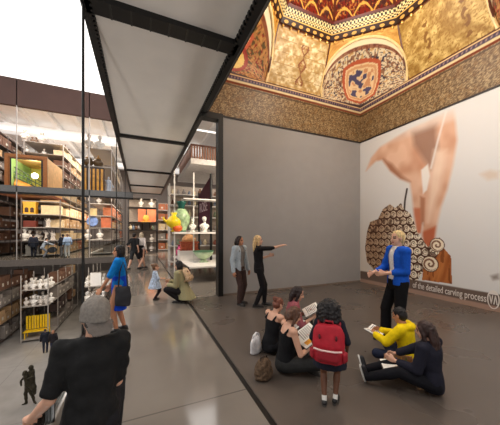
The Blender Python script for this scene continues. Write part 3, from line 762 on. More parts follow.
# ================================================================== STORAGE RACKS
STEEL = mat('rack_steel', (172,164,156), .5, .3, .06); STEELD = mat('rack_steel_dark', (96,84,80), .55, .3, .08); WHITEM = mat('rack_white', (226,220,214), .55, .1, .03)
_bx = {}
def ubox(sx, sy, sz, name):
    k = (round(sx, 3), round(sy, 3), round(sz, 3), name)
    if k not in _bx:
        bm = bmesh.new(); add_box(bm, 0, sx, 0, sy, 0, sz); _bx[k] = finish(bm, False)
    return _bx[k]
def rack(name, label, x0, x1, y0, y1, z0, shelves, ztop, m, post=.06, bay=2.4, group=None, board=.05, back=False):
    t = thing(name, label, 'storage rack', (x0, y0, z0), 0, group)
    n = max(1, round((y1-y0)/bay)); ys = np.linspace(0, y1-y0-post, n+1)
    me = ubox(post, post, ztop-z0, 'post')
    for y in ys:
        for x in (0, x1-x0-post): obj('post', me, m, t, (x, y, 0))
    sm = ubox(x1-x0-.004, y1-y0-.004, board, 'shelf')
    for z in shelves: obj('shelf', sm, m, t, (.002, .002, z-z0))
    if back: bxo('back_panel', mat('rack_back', (176,160,146), .8), t, .02, x1-x0-.02, y1-y0-.04, y1-y0-.02, .05, ztop-z0)
    return t
ZL = [-6.45, -5.2, -3.95, -2.7]; ZM = [.12, 1.1, 2.0, 2.9, 3.8]; ZU = [4.5, 5.35, 6.2, 7.05, 7.9, 8.75]
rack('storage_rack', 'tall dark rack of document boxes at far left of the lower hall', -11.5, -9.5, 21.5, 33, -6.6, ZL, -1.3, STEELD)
rack('storage_rack', 'open lower rack crowded with white busts above the yellow bench', -8.25, -6.55, 24.0, 34, -6.6, [-6.45, -3.95, -2.7], -1.55, STEEL)
rack('storage_rack', 'lower rack of busts half hidden behind the grey cap', -4.25, -2.2, 23.6, 33, -6.6, ZL, -1.4, STEEL)
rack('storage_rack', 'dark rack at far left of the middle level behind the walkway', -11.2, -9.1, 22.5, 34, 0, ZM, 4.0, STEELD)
rack('storage_rack', 'middle level rack holding the yellow arched cabinet', -7.4, -5.2, 21.6, 34, 0, ZM, 4.0, STEEL)
rack('storage_rack', 'narrow middle level rack holding the blue and white round dish', -3.5, -2.0, 21.6, 34, 0, ZM, 4.0, STEEL)
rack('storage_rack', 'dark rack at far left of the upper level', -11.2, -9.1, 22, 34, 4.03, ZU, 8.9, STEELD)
rack('storage_rack', 'upper level rack with stone busts on top behind the gilt-framed crate', -8.3, -5.75, 24.7, 36, 4.03, ZU, 8.85, STEEL)
rack('storage_rack', 'upper level rack with two pale busts above brown pots and amber case', -3.55, -2.0, 21.6, 34, 4.03, [4.5, 6.55, 7.9], 7.95, STEEL)
rack('display_rack', 'end-of-aisle rack with orange panels and busts facing the corridor', -.95, 1.25, 22.0, 23.2, 0, [.12, .85, 1.85, 2.5, 3.7, 4.45], 4.5, mat('rack_black', (48,42,40), .5, .3), back=True)
rack('display_rack', 'white rack of small ceramics behind the purple banner', 1.3, 5.2, 13.2, 13.9, 0, [.15, .95, 1.75, 2.45, 3.05, 3.6], 4.15, WHITEM, back=True)

rack('storage_rack', 'far pale rack of boxes right of the orange panels', 1.35, 4.2, 24.0, 25.4, 0, [.12, 1.0, 1.9, 2.8, 3.7], 4.5, WHITEM, back=True)
# ---- archive boxes, one by one, on the aisle faces of the racks
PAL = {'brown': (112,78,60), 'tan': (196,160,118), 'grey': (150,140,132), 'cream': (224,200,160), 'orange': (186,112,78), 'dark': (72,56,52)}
_bm = {}
def boxmesh(c, l, d, h):
    k = (c, l, h)
    if k not in _bm:
        bm = bmesh.new(); add_box(bm, 0, d, 0, l, 0, h*.78); add_box(bm, -.006, d+.012, -.006, l+.006, h*.78, h)
        me = finish(bm, False); me.materials.append(mat('box_'+c, PAL[c], .8, 0, .12, 6)); me.materials.append(mat('box_label', (220,212,198), .8))
        g = bmesh.new(); g.from_mesh(me); vs = [g.verts.new((d+.008, y, z)) for y, z in ((l*.35, h*.25), (l*.65, h*.25), (l*.65, h*.5), (l*.35, h*.5))]; f = g.faces.new(vs); f.material_index = 1; g.to_mesh(me); g.free()
        _bm[k] = me
    return _bm[k]
BOXES = []
def boxes(face, y0, y1, shelves, ztop, cols, where, group, d=.7, lens=(.9, 1.3), skip=.06, hh=(.55, .82)):
    zs = list(shelves)+[ztop]
    for a, b in zip(zs, zs[1:]):
        y = y0+.1; c = random.choice(cols)
        while y < y1-1.2:
            l = random.choice(lens); h = (b-a-.05)*random.choice(hh)
            if random.random() < .25: c = random.choice(cols)
            if random.random() > skip: BOXES.append((y, c, round(l, 2), d, round(h, 2), (face-d-.02, y, a+.052), where, group))
            y += l+.06
boxes(-9.5, 21.6, 32.5, ZL, -1.4, ['brown', 'grey', 'tan', 'tan'], 'box on the aisle side of the far left lower rack', 'boxes on the far left lower rack', lens=(.6, .8))
boxes(-6.55, 26.6, 33.5, ZL, -1.6, ['brown', 'dark', 'grey'], 'box deep in the lower rack behind the white busts', 'boxes behind the lower busts')
boxes(-9.1, 22.6, 33, ZM, 4.0, ['dark', 'brown', 'brown'], 'box on the dark left middle level rack', 'boxes on the left middle rack')
boxes(-5.2, 23.0, 33.5, ZM, 4.0, ['cream', 'tan', 'cream', 'cream', 'tan', 'orange'], 'box on the aisle side of the middle rack beside the walkway', 'boxes on the middle rack', hh=(.6, .8))
boxes(-2.0, 22.6, 33, ZM, 4.0, ['tan', 'grey', 'orange'], 'box on the aisle side of the narrow middle level rack', 'boxes on the narrow middle rack')
boxes(-9.1, 22.6, 33, ZU, 8.85, ['grey', 'brown', 'tan'], 'box on the far left upper rack', 'boxes on the far left upper rack')
boxes(-5.75, 24.8, 35.5, ZU[:-1], 8.7, ['tan', 'cream', 'grey', 'brown'], 'box on the aisle side of the upper rack beside the gilt crate', 'boxes on the upper rack by the crate')
boxes(-2.0, 23.5, 33, [4.5, 6.55], 7.8, ['grey', 'cream'], 'pale box behind the amber case on upper rack', 'boxes behind the amber case', hh=(.4, .5))
FARBOX = [(x, z, random.choice(['cream', 'tan', 'grey', 'orange'])) for z in (.12, 1.0, 1.9, 2.8, 3.7) for x in (1.5, 2.15, 2.8, 3.45)]
BOXES.sort(key=lambda b: b[0])
for y, c, l, d, h, loc, where, group in BOXES[:275]:
    o = obj('archive_box', boxmesh(c, l, d, h), None, None, loc); tag(o, {'brown': 'brown', 'tan': 'tan', 'grey': 'grey', 'cream': 'cream', 'orange': 'orange', 'dark': 'dark brown'}[c]+' archive '+where, 'box', c+' '+group)
for x, z, c in FARBOX:
    o = obj('archive_box', boxmesh(c, .55, .7, .55), None, None, (x, 24.9, z+.052), (0, 0, -math.pi/2)); tag(o, {'tan': 'tan', 'grey': 'grey', 'cream': 'cream', 'orange': 'orange'}[c]+' box on the far pale rack right of the orange panels', 'box', c+' boxes on the far pale rack')
if len(BOXES) > 275:
    bm = bmesh.new()
    for y, c, l, d, h, loc, where, group in BOXES[275:]: add_box(bm, loc[0], loc[0]+d, y, y+l, loc[2], loc[2]+h)
    o = obj('archive_boxes', bm, mat('box_tan', PAL['tan'])); tag(o, 'receding rows of archive boxes at the far ends of the racks', 'boxes'); o['kind'] = 'stuff'
# stock filling the fronts (lower-left ends) of racks: wide flat parcels
# ---- busts
STONE = [mat('plaster_white', (236,230,222), .6, 0, .05), mat('stone_pale', (206,196,186), .7, 0, .1), mat('stone_brown', (120,92,70), .7, 0, .2)]
def bust_mesh(v):
    bm = bmesh.new(); r = random.Random(v); w = [.19, .22, .17, .2][v % 4]
    add_ell(bm, (0, 0, .24), (w, .11, .11)); add_ell(bm, (0, .03, .16), (w*.62, .1, .1)); add_cap(bm, (0, 0, .28), (0, .01, .42), .062, .055)
    tz = .5; add_ell(bm, (0, .012, tz+.02), (.078, .095, .092)); add_ell(bm, (0, .04, tz-.03), (.06, .06, .07)); add_cap(bm, (0, .1, tz), (0, .115, tz-.03), .01, .015)
    if v % 2: add_ell(bm, (0, -.03, tz+.04), (.095, .095, .09)); add_ell(bm, (0, -.09, tz-.02), (.05, .05, .06))
    else: add_ell(bm, (0, .05, tz-.09), (.045, .04, .06))
    return remesh(bm, .013, 2, .5, (.012, 25))
BM = [bust_mesh(v) for v in range(4)]
bm = bmesh.new(); add_lathe(bm, [(.11, 0), (.115, .02), (.09, .04), (.06, .07), (.055, .10), (.075, .13), (.06, .16)]); SOC = finish(bm)
BPROTO = {}
def bust(loc, s, label, v=0, m=0, group=None, rz=math.pi):
    k = (v % 4, m)
    if k not in BPROTO:
        o = obj('bust', BM[v % 4].copy() if m else BM[v % 4], None); o.data.materials.clear(); o.data.materials.append(STONE[m])
        so = obj('socle', SOC.copy(), STONE[m], o); BPROTO[k] = o
    else: o = copy_tree(BPROTO[k])
    o.location = loc; o.scale = (s, s, s); o.rotation_euler = (0, 0, rz); tag(o, label, 'bust', group); return o
r2 = random.Random(11)
# lower rack, three shelves of busts
for z, nm, n in ((-2.65, 'top', 11), (-3.9, 'middle', 10)):
    for i in range(n):
        row, c = divmod(i, 4)
        bust((-8.0+c*.43+row*.1, 24.3+row*.62+r2.uniform(-.08, .08), z), r2.uniform(.92, 1.3), 'white plaster bust among the crowd on the %s shelf of the lower left rack' % nm, i, 0 if r2.random() < .75 else 1, 'busts on the %s shelf of the lower rack' % nm, math.pi+r2.uniform(-.5, .5))
for z, nm, n in ((-2.65, 'upper', 11), (-3.9, 'second', 11), (-5.15, 'third', 8)):
    for i in range(n):
        row, c = divmod(i, 5)
        bust((-4.0+c*.38, 23.95+row*.6, z), r2.uniform(1.0, 1.45), 'white bust crammed on the %s shelf of the lower rack behind the cap' % nm, i+1, 0 if r2.random() < .7 else 1, 'busts on the %s shelf behind the cap' % nm, math.pi+r2.uniform(-.5, .5))
t = bxo('plinth_block', STONE[0], None, -3.75, -3.0, 23.75, 24.1, -2.65, -1.6); tag(t, 'tall white plaster block standing among busts on the lower rack', 'plaster block')
for (px, s, m, v, lb) in ((25, 1.75, 1, 0, 'left of two large grey stone busts topping the upper rack above the crate'), (42, 1.65, 1, 1, 'right of two large grey stone busts topping the upper rack above the crate')):
    p = onY(px, 140, 25.0); bust((p.x, 25.0, 8.8), s, lb, v, m, None, math.pi-.3)
for i, px in enumerate((32, 36, 50, 54)):
    p = onY(px, 140, 25.0+.3*(i > 1)); bust((p.x if px < 48 else -6.0, 25.1+(i > 1)*(i-1)*1.2, 8.8), .8, 'small dark carved bust on top of the upper rack beside the large grey pair', i, 2, 'small dark busts on the upper rack')
for i, (px, s) in enumerate(((27, .95), (44, .8))):
    p = onY(px, 150, 25.2); bust((p.x, 25.2, 7.95), s, ['pale bust peering over the left top corner of the gilt-framed crate', 'pale bust peering over the right top corner of the gilt-framed crate'][i], i, 0)
for i, px in enumerate((89, 100)):
    p = onY(px, 148, 21.9); bust((p.x, 21.9, 7.95), 1.75, ['big pale bust beside the glazing bar on the upper rack', 'big pale bust nearest the ceiling raft on the upper rack'][i], i, 1 if i == 0 else 0, None, math.pi+.3)
p = onY(99, 209, 21.85); bust((p.x, 21.85, 3.85), 1.05, 'pale bust on the top shelf just under the upper beam', 0, 1)
p = onY(100, 245, 21.85); bust((p.x, 21.85, 1.16), 1.45, 'white bust beneath the blue and white round dish', 2, 0)
p = onY(88, 245, 21.85); bust((p.x, 21.85, 1.16), 1.2, 'slim white bust left of the one beneath the round dish', 1, 0)
p = onY(25, 243, 21.85); bust((p.x, 21.85, 1.16), 1.35, 'bright white bust on the middle rack just left of the man on the walkway', 3, 0)
for i, px in enumerate((30, 38, 41)):
    p = onY(px, 243, 21.9+.3*i); bust((p.x, 21.9+.2*i, 1.16), 1.1, 'grey-brown bust on the middle rack behind the walkway people', i, 1, 'busts behind the walkway people')
for i, px in enumerate((141, 151.5)):
    p = onY(px, 205, 22.3); bust((p.x, 22.3, 3.76), 1.25, ['left pale bust against black on the top of the end-of-aisle rack', 'right pale bust against black on the top of the end-of-aisle rack'][i], i+2, 1)
for i, (px, z) in enumerate(((151.5, 1.91), (151.5, .91))):
    p = onY(px, 240, 22.3); bust((p.x, 22.3, .91 if i == 0 else .18), 1.05, ['grey bust on the shelf right of the striding couple', 'grey bust on the lowest shelf right of the striding couple'][i], i, 1)
# ---- pale figurines on the middle rack
def figurine(loc, h, label, m, group=None, v=0):
    bm = bmesh.new(); add_lathe(bm, [(.16*h, 0), (.16*h, .05*h), (.1*h, .07*h)]); add_loft(bm, [(V((0, 0, z*h)), V((1,0,0)), V((0,1,0)), a*h, b*h) for z, a, b in ((.06, .13, .1), (.3, .1, .08), (.5, .09, .07), (.62, .12, .075), (.74, .1, .06), (.79, .035, .035))], 12)
    add_ell(bm, (0, 0, .87*h), (.05*h, .055*h, .07*h)); add_chain(bm, [(-.11*h, 0, .7*h), (-.17*h, .05*h, .55*h), (-.1*h, .12*h, .5*h)], [.032*h, .028*h, .02*h]); add_chain(bm, [(.11*h, 0, .7*h), (.2*h, .03*h, .76*h+.08*h*v), (.22*h, .06*h, .92*h)], [.032*h, .028*h, .02*h])
    o = obj('figurine', remesh(bm, .02*h+.004, 2, .5, (.01, 20)), m, None, loc, (0, 0, math.pi)); return tag(o, label, 'figurine', group)
for i, (px, z, h) in enumerate(((46, 1.16, .75), (49, 2.06, .7), (52, 1.16, .7), (47, 2.06, .6), (54, 1.16, .6))):
    p = onY(px, 230, 21.9); figurine((p.x, 21.9, z), h, 'pale stone figurine on the middle rack above the pushchair', STONE[1], 'pale figurines on the middle rack', i % 2)
for i, (px, z) in enumerate(((108.5, 4.55), (111, 4.55))):
    p = onY(px, 185, 21.9); figurine((p.x, 21.9, z), 1.5-.4*i, ['tall pale blue-grey figure right of the amber case', 'shorter pale figure at the raft end of the upper rack'][i], mat('porcelain_bluegrey', (170,178,192), .4))

# ---- gilt framed crate with its little interior
ct = thing('framed_crate', 'big wooden crate with gilt frame showing a yellow-green interior', 'crate', (-7.85, 20.75, 4.25))
WOOD = mat('crate_wood', (222,176,120), .65, 0, .15, 3); GILT = mat('gilt_frame', (150,92,44), .4, .3, .2)
W, H_, D_ = 2.1, 2.42, 3.6
for a in ((0, W, .0, D_, 0, .1), (0, W, 0, D_, H_-.1, H_), (0, .08, 0, D_, .1, H_-.1), (W-.08, W, 0, D_, .1, H_-.1), (.08, W-.08, D_-.08, D_, .1, H_-.1)):
    bxo('crate_panel', WOOD, ct, *a)
fb = bmesh.new()
for o0, o1, y in ((-.04, .14, -.08), (.14, .2, -.03)):
    add_box(fb, o0, W-o0, y, 0, o0, o1) ; add_box(fb, o0, W-o0, y, 0, H_-o1, H_-o0); add_box(fb, o0, o1, y, 0, o1, H_-o1); add_box(fb, W-o1, W-o0, y, 0, o1, H_-o1)
obj('gilt_frame', fb, GILT, ct)
fb = bmesh.new()
for x0, x1, z0, z1 in ((.2, W-.2, .2, .26), (.2, W-.2, H_-.26, H_-.2), (.2, .27, .26, H_-.26), (W-.3, W-.2, .26, H_-.26)): add_box(fb, x0, x1, -.02, .02, z0, z1)
obj('inner_frame', fb, DARK, ct)
bxo('lining', mat('lining_yellowgreen', (226,222,120), .7, 0, .12, 1.2), ct, .1, W-.1, D_-.2, D_-.1, .11, H_-.11)
bxo('lining', mat('lining_green', (150,190,130), .7, 0, .12, 1.2), ct, .1, .16, .1, D_-.2, .11, H_-.11)
bxo('lining', mat('lining_yellowgreen', (226,222,120)), ct, W-.16, W-.1, .1, D_-.2, .11, H_-.11)
sb = bmesh.new()
for k in range(3):
    add_tube(sb, [(.2, .6, 1.75-.32*k), (W-.6, 1.6, .95-.26*k)], .035, 6)
for t_ in np.linspace(.05, .95, 8): add_tube(sb, [(.2+(W-.8)*t_, .6+t_, 1.75-.8*t_), (.2+(W-.8)*t_, .6+t_, 1.05-.64*t_)], .022, 6)
obj('stair_balustrade', sb, mat('balustrade_teal', (70,94,84), .6), ct)
sb = bmesh.new(); add_loft(sb, [(V((.2, .8, .62)), V((0,1,0)), V((0,0,1)), .3, .42), (V((W-.35, 1.9, .2)), V((0,1,0)), V((0,0,1)), .3, .12)], 4)
obj('stair_flight', sb, mat('stair_amber', (226,160,66), .6), ct)
sb = bmesh.new(); add_ell(sb, (1.25, .7, 1.28), (.19, .19, .19)); obj('globe_lamp', finish(sb), mat('globe_white', (255,252,240), .5, 0, 0, 1, 0, .3, 6), ct)
lp = bpy.data.lights.new('crate_fill', 'POINT'); lp.energy = 60; lp.color = (1, .95, .75); lp.shadow_soft_size = .2  # extra point added to brighten the crate interior
lo = bpy.data.objects.new('crate_fill', lp); COL.objects.link(lo); lo.location = (-6.6, 21.2, 6.3)
dk = bxo('timber_deck', mat('deck_brown', (132,78,50), .6, 0, .15, 4), None, -8.0, -5.5, 20.0, 24.5, 4.04, 4.22); tag(dk, 'brown timber deck carrying the gilt-framed crate', 'deck')
# ---- yellow arched cabinet on middle rack
p0, p1 = onY(23, 212, 21.7), onY(35.5, 212, 21.7); w = p1.x-p0.x
yc = thing('arched_cabinet', 'small yellow cabinet with two dark arches on the middle rack', 'cabinet', (p0.x, 21.7, 2.96))
YEL = mat('cabinet_yellow', (236,178,40), .5); bxo('body', YEL, yc, 0, w, 0, .5, 0, .8); bxo('cornice', YEL, yc, -.04, w+.04, -.04, .5, .7, .83)
for k in (0, 1):
    bm = bmesh.new(); c = w*(.28+.44*k); n = 14
    ps = [(c-w*.15, .1), (c+w*.15, .1)]+[(c+w*.15*math.cos(a), .34+w*.15*math.sin(a)) for a in np.linspace(0, math.pi, n)]
    f = [bm.verts.new((x, -.012, z)) for x, z in ps]; b = [bm.verts.new((x, .004, z)) for x, z in ps]; bm.faces.new(f); bm.faces.new(b[::-1])
    for i in range(len(ps)): bm.faces.new((f[i], b[i], b[(i+1) % len(ps)], f[(i+1) % len(ps)]))
    obj('arch', bm, mat('arch_dark', (64,34,22), .6), yc)
cb = bxo('chest', mat('chest_red', (112,44,30), .5), None, p0.x, p1.x, 21.72, 22.2, 2.06, 2.5); tag(cb, 'dark red chest on the shelf below the yellow arched cabinet', 'chest')
# big parcels seen end-on along the middle rack front
for i, (xa, xb, z, h, c) in enumerate(((-6.35, -5.3, 2.96, .62, 'cream'), (-6.4, -5.3, 3.86, .1, 'tan'), (-6.1, -5.3, 2.06, .55, 'cream'), (-6.3, -5.35, .18, .6, 'tan'), (-7.2, -6.5, .18, .65, 'grey'))):
    o = obj('parcel', boxmesh(c, .8, round(xb-xa, 2), h), None, None, (xa, 21.75 if i != 2 else 22.3, z)); tag(o, ['long cream parcel right of the yellow cabinet', 'flat tan parcel on the top shelf of the middle rack', 'cream parcel behind the pale figurines', 'tan parcel low on the middle rack behind the couple', 'grey parcel low on the middle rack behind the man'][i], 'parcel')
# ---- round blue and white dish, orange panels
p = onY(92.5, 224, 21.8); dish = thing('round_dish', 'blue and white round dish on a stand in the narrow rack', 'dish', (p.x, 21.8, 2.06))
bm = bmesh.new(); add_lathe(bm, [(.02, 0), (.26, .0), (.35, .02), (.37, .05), (.32, .04), (.02, .03)], (0, 0, 0), 28); bmesh.ops.transform(bm, matrix=Matrix.Translation((0, 0, .45)) @ Matrix.Rotation(math.radians(86), 4, 'X'), verts=bm.verts[:])
dm = mat('dish_blue', (128,152,206), .25, 0, .45, 4); obj('plate', finish(bm), dm, dish); bxo('stand', DARK, dish, -.2, .2, 0, .2, 0, .04)
def panel_obj(px0, px1, Y, z0, z1, name, rgb, label, cat, x_only=None):
    a, b = onY(px0, 215, Y).x, onY(px1, 215, Y).x
    o = bxo(name, mat('p_%d_%d_%d' % rgb, rgb, .6, 0, .22, 3), None, a, b, Y, Y+.06, z0, z1); return tag(o, label, cat)
panel_obj(101, 111, 21.75, 2.06, 2.86, 'painted_panel', (192,104,68), 'orange painted panel right of the blue and white dish', 'panel')
panel_obj(90, 97, 21.9, 2.96, 3.5, 'painted_panel', (196,170,120), 'tan panel above the blue and white dish', 'panel')
panel_obj(138, 145.6, 22.15, 2.56, 3.6, 'painted_panel', (200,106,66), 'left orange panel in the end-of-aisle rack', 'panel')
panel_obj(147, 156, 22.15, 2.56, 3.6, 'painted_panel', (206,118,76), 'right orange panel in the end-of-aisle rack', 'panel')
p = onY(146, 222, 22.05); cr = thing('wooden_cradle', 'golden wooden chair-like stand before the orange panels', 'stand', (p.x, 22.05, 2.56-.65))
GM = mat('gold_wood', (220,160,60), .5)
for x in (-.28, .28):
    for y in (0, .0): bxo('leg', mat('leg_dark', (70,50,34), .5), cr, x-.03, x+.03, y, y+.06, 0, .62)
bm = bmesh.new(); add_ell(bm, (0, .03, .95), (.24, .06, .26)); obj('back', finish(bm), GM, cr); bxo('seat', GM, cr, -.34, .34, -.04, .1, .58, .7)
# ---- brown pots and amber case
for i, px in enumerate((88.3, 98.2)):
    p = onY(px, 166, 21.85); pt = thing('lidded_pot', ['brown lidded pot beside the glazing bar above the amber case', 'brown lidded pot right of its twin above the amber case'][i], 'pot', (p.x, 21.85, 6.605))
    bm = bmesh.new(); add_lathe(bm, [(.16, 0), (.2, .04), (.33, .2), (.34, .36), (.24, .5), (.2, .56)]); obj('pot', finish(bm), mat('pot_brown', (84,62,34), .35, 0, .4, 5), pt)
    bm = bmesh.new(); add_lathe(bm, [(.21, .56), (.2, .62), (.09, .72), (.05, .76), (.07, .82), (.03, .88)]); obj('lid', finish(bm), mat('pot_lid', (150,110,60), .35), pt)
xa, xb = onY(83, 180, 21.6).x, onY(104, 180, 21.6).x; w = xb-xa
am = thing('amber_case', 'case of upright amber glass panels framed in black', 'display case', (xa, 21.5, 4.55))
for k in range(5): bxo('amber_panel', mat('amber', (214,150,54), .25, 0, .3, 4), am, w*(k/5)+.05, w*((k+1)/5)-.05, .12, .2, .16, 1.86)
bm = bmesh.new(); add_box(bm, 0, w, .1, .5, 0, .15); add_box(bm, 0, w, .1, .5, 1.86, 1.98)
for k in range(6): add_tube(bm, [(w*k/5, .08, .1), (w*k/5, .06, 1.0), (w*k/5, .08, 1.9)], .05, 8)
obj('frame', bm, mat('case_frame', (58,40,24), .4), am)
# ---- yellow slatted bench on the lower floor
yb = thing('slatted_bench', 'yellow slatted bench on the floor below the white busts', 'bench', (-7.42, 24.75, -6.39), 0)
YB = mat('bench_yellow', (232,190,20), .4); bm = bmesh.new()
for k in range(9): add_box(bm, -.72+k*.17, -.60+k*.17, -.05, .03, .58, 1.6)
obj('backrest', bm, YB, yb)
bm = bmesh.new()
for k in range(4): add_box(bm, -.74, .80, -.62+k*.15, -.51+k*.15, .48, .54)
obj('seat', bm, YB, yb)
for x in (-.68, .7):
    for y in (-.55, -.04): bxo('leg', YB, yb, x, x+.07, y, y+.07, 0, .48)
# ---- dark bronze group of two dancers
sp = fl(29, 404, -6.6); st = thing('bronze_statue', 'dark bronze statue of two entwined dancers on the lower hall floor', 'statue', (sp.x, sp.y, -6.6), YAW*-1)
BZ = mat('bronze', (58,52,38), .45, .5, .3, 8); bm = bmesh.new()
add_chain(bm, [(-.12, 0, .05), (-.16, 0, .5), (-.05, 0, .92)], [.06, .09, .13]); add_chain(bm, [(.22, .05, .06), (.14, .0, .5), (-.02, 0, .92)], [.05, .08, .13])
add_cap(bm, (-.12, 0, .05), (-.26, -.08, .03), .05, .035); add_cap(bm, (.22, .05, .06), (.34, .0, .04), .05, .035)
add_chain(bm, [(-.04, 0, .92), (-.08, 0, 1.15), (-.1, 0, 1.32)], [.15, .13, .15]); add_ell(bm, (-.17, -.03, 1.5), (.1, .11, .13)); add_chain(bm, [(-.2, 0, 1.34), (-.34, -.05, 1.14), (-.28, -.1, .94)], [.06, .05, .04])
obj('lower_dancer', remesh(bm, .022, 3, .5, (.02, 9)), BZ, st)
bm = bmesh.new(); add_chain(bm, [(.1, .02, .95), (.14, .02, 1.3), (.1, .02, 1.55)], [.17, .12, .14]); add_ell(bm, (.1, .0, 1.76), (.1, .11, .13)); add_chain(bm, [(.1, 0, 1.0), (.25, -.02, .8), (.26, 0, .5)], [.14, .12, .07]); add_chain(bm, [(.2, 0, 1.56), (.27, -.05, 1.36), (.05, -.14, 1.3)], [.06, .05, .04]); add_chain(bm, [(.0, 0, 1.56), (-.1, -.08, 1.4), (-.24, -.08, 1.46)], [.06, .05, .04])
obj('upper_dancer', remesh(bm, .022, 3, .5, (.02, 9)), BZ, st)

# ================================================================== DISPLAY BEHIND THE GREY WALL
tb = thing('display_table', 'long white display table carrying the green bowl', 'table', (1.42, 8.2, 0))
TW = mat('table_white', (232,226,220), .4, 0, .03)
bxo('tabletop', TW, tb, 0, 2.7, 0, 4.3, .5, .55)
for x, y in ((.04, .04), (1.6, .04), (2.6, .04), (.04, 4.2), (2.6, 4.2)): bxo('leg', mat('leg_grey', (150,140,132), .5), tb, x, x+.05, y, y+.05, 0, .5)
bxo('rail', mat('rail_dark', (58,54,52)), tb, -.05, -.01, -.1, 3.0, .51, .56, label='dark edge rail')
def lathe_thing(name, label, cat, loc, parts, group=None):
    t = thing(name, label, cat, loc, 0, group)
    for nm, prof, m in parts:
        bm = bmesh.new(); add_lathe(bm, prof, n=24); obj(nm, finish(bm), m, t)
    return t
CELA = mat('celadon', (176,196,160), .3, 0, .2, 6); p = fl(203.5, 262, .55)
lathe_thing('footed_bowl', 'wide pale green footed bowl on the white table', 'bowl', (p.x, p.y, .55), [('bowl', [(.1, .12), (.2, .16), (.32, .26), (.38, .40), (.36, .405), (.29, .28), (.05, .2)], CELA), ('foot', [(.17, 0), (.16, .03), (.1, .07), (.1, .13)], CELA), ('rim', [(.36, .40), (.395, .405), (.395, .43), (.36, .43)], mat('rim_green', (70,120,86), .3))])
p = fl(182, 256, .55); kx = thing('terracotta_casket', 'ornate red-brown terracotta casket on white plinth behind the bowl', 'casket', (p.x, 10.4, .95))
TC = mat('terracotta', (176,84,54), .7, 0, .35, 14, .5)
pb = bxo('display_plinth', TW, None, p.x-.42, p.x+.42, 10.1, 10.7, .55, .95); tag(pb, 'low white plinth under the terracotta casket', 'plinth')
obj('body', rbox(-.33, .33, -.22, .22, .03, .3, .03), TC, kx); bxo('base', TC, kx, -.37, .37, -.26, .26, 0, .04); bxo('cornice', TC, kx, -.36, .36, -.25, .25, .3, .35)
bm = bmesh.new(); add_loft(bm, [(V((0, 0, z)), V((1,0,0)), V((0,1,0)), a, b) for z, a, b in ((.35, .3, .2), (.5, .26, .16), (.62, .14, .1), (.66, .03, .03))], 16); obj('lid', finish(bm), mat('casket_lid', (216,160,110), .7, 0, .2), kx)
# shelf frame with vase
sf = thing('glass_shelf', 'white shelf on slim posts carrying the tall coloured vase', 'shelf', (1.08, 9.3, 0))
bxo('shelf_board', WHITEM, sf, 0, 2.3, 0, .6, 1.62, 1.69)
for x in (.06, .78, 2.2): bxo('post', WHITEM, sf, x, x+.045, .5, .55, .551 if x > .34 else 0, 4.0)
bxo('shelf_board', WHITEM, sf, .36, 2.3, .1, .6, 2.9, 2.94)
p = onY(184, 230, 9.6)
lathe_thing('tall_vase', 'tall green and cream vase with narrow neck on the white shelf', 'vase', (p.x-.09, 9.62, 1.69), [('body', [(.14, 0), (.16, .05), (.3, .35), (.32, .55), (.22, .78), (.13, .86)], mat('vase_body', (170,196,150), .25, 0, .5, 6)), ('neck', [(.12, .86), (.11, .95), (.17, 1.08), (.18, 1.14)], mat('vase_neck', (24,84,74), .3)), ('foot', [(.16, 0), (.17, -.0), (.17, .05), (.14, .07)], mat('vase_foot', (60,110,90), .3))])
yo = thing('yellow_ewer', 'bright yellow ewer on the white shelf left of the tall vase', 'ewer', (onY(174, 230, 9.5).x, 9.5, 1.69))
YW_ = mat('ewer_yellow', (240,206,20), .3, 0, .12, 8); bm = bmesh.new(); add_lathe(bm, [(.1, 0), (.12, .03), (.06, .1), (.26, .26), (.28, .4), (.16, .54), (.09, .6), (.12, .7)]); obj('body', finish(bm), YW_, yo)
bm = bmesh.new(); add_tube(bm, [(-.22, 0, .34), (-.33, 0, .42), (-.38, 0, .54)], [.06, .045, .03]); obj('spout', finish(bm), YW_, yo)
bm = bmesh.new(); add_tube(bm, [(.1, 0, .66), (.28, 0, .74), (.36, 0, .56), (.26, 0, .42)], .03); obj('handle', finish(bm), YW_, yo)
gf = thing('orange_gourd', 'small round orange fruit-like ceramic at the foot of the vase', 'ceramic', (onY(177.5, 229, 9.36).x, 9.36, 1.69))
bm = bmesh.new(); add_ell(bm, (0, 0, .13), (.17, .08, .13)); obj('body', finish(bm), mat('gourd_orange', (226,96,30), .4, 0, .25), gf); bm = bmesh.new(); add_tube(bm, [(0, 0, .25), (.02, 0, .3), (.06, 0, .33)], .015); obj('stem', finish(bm), mat('gourd_stem', (70,90,40), .6), gf)
for i, px in enumerate((192.5, 204.5)):
    p = onY(px, 230, 9.5); bust((p.x, 9.5, 1.69), .85+.1*i, ['small white bust on the shelf right of the tall vase', 'small white bust on the shelf below the purple banner'][i], i+2, 0)
for i, (px, z, c, lb) in enumerate(((158, .0, (196,60,110), 'pink'),)):
    p = onY(162, 240, 11.6)
    lathe_thing('pink_vase', 'small pink vase on the white table beyond the casket', 'vase', (1.62, 11.8, .55), [('body', [(.07, 0), (.15, .12), (.16, .3), (.08, .42), (.06, .5)], mat('vase_pink', (206,62,120), .3)), ('lip', [(.06, .5), (.1, .55), (.1, .57)], mat('vase_pinklip', (120,30,60), .3))])
lathe_thing('pink_vase', 'pale yellow jar beside the pink vase on the white table', 'jar', (1.95, 11.9, .55), [('body', [(.09, 0), (.18, .14), (.15, .3), (.09, .34)], mat('jar_yellow', (226,206,120), .35)), ('lid', [(.1, .34), (.09, .38), (.02, .42)], mat('jar_lid', (190,160,80), .35))])
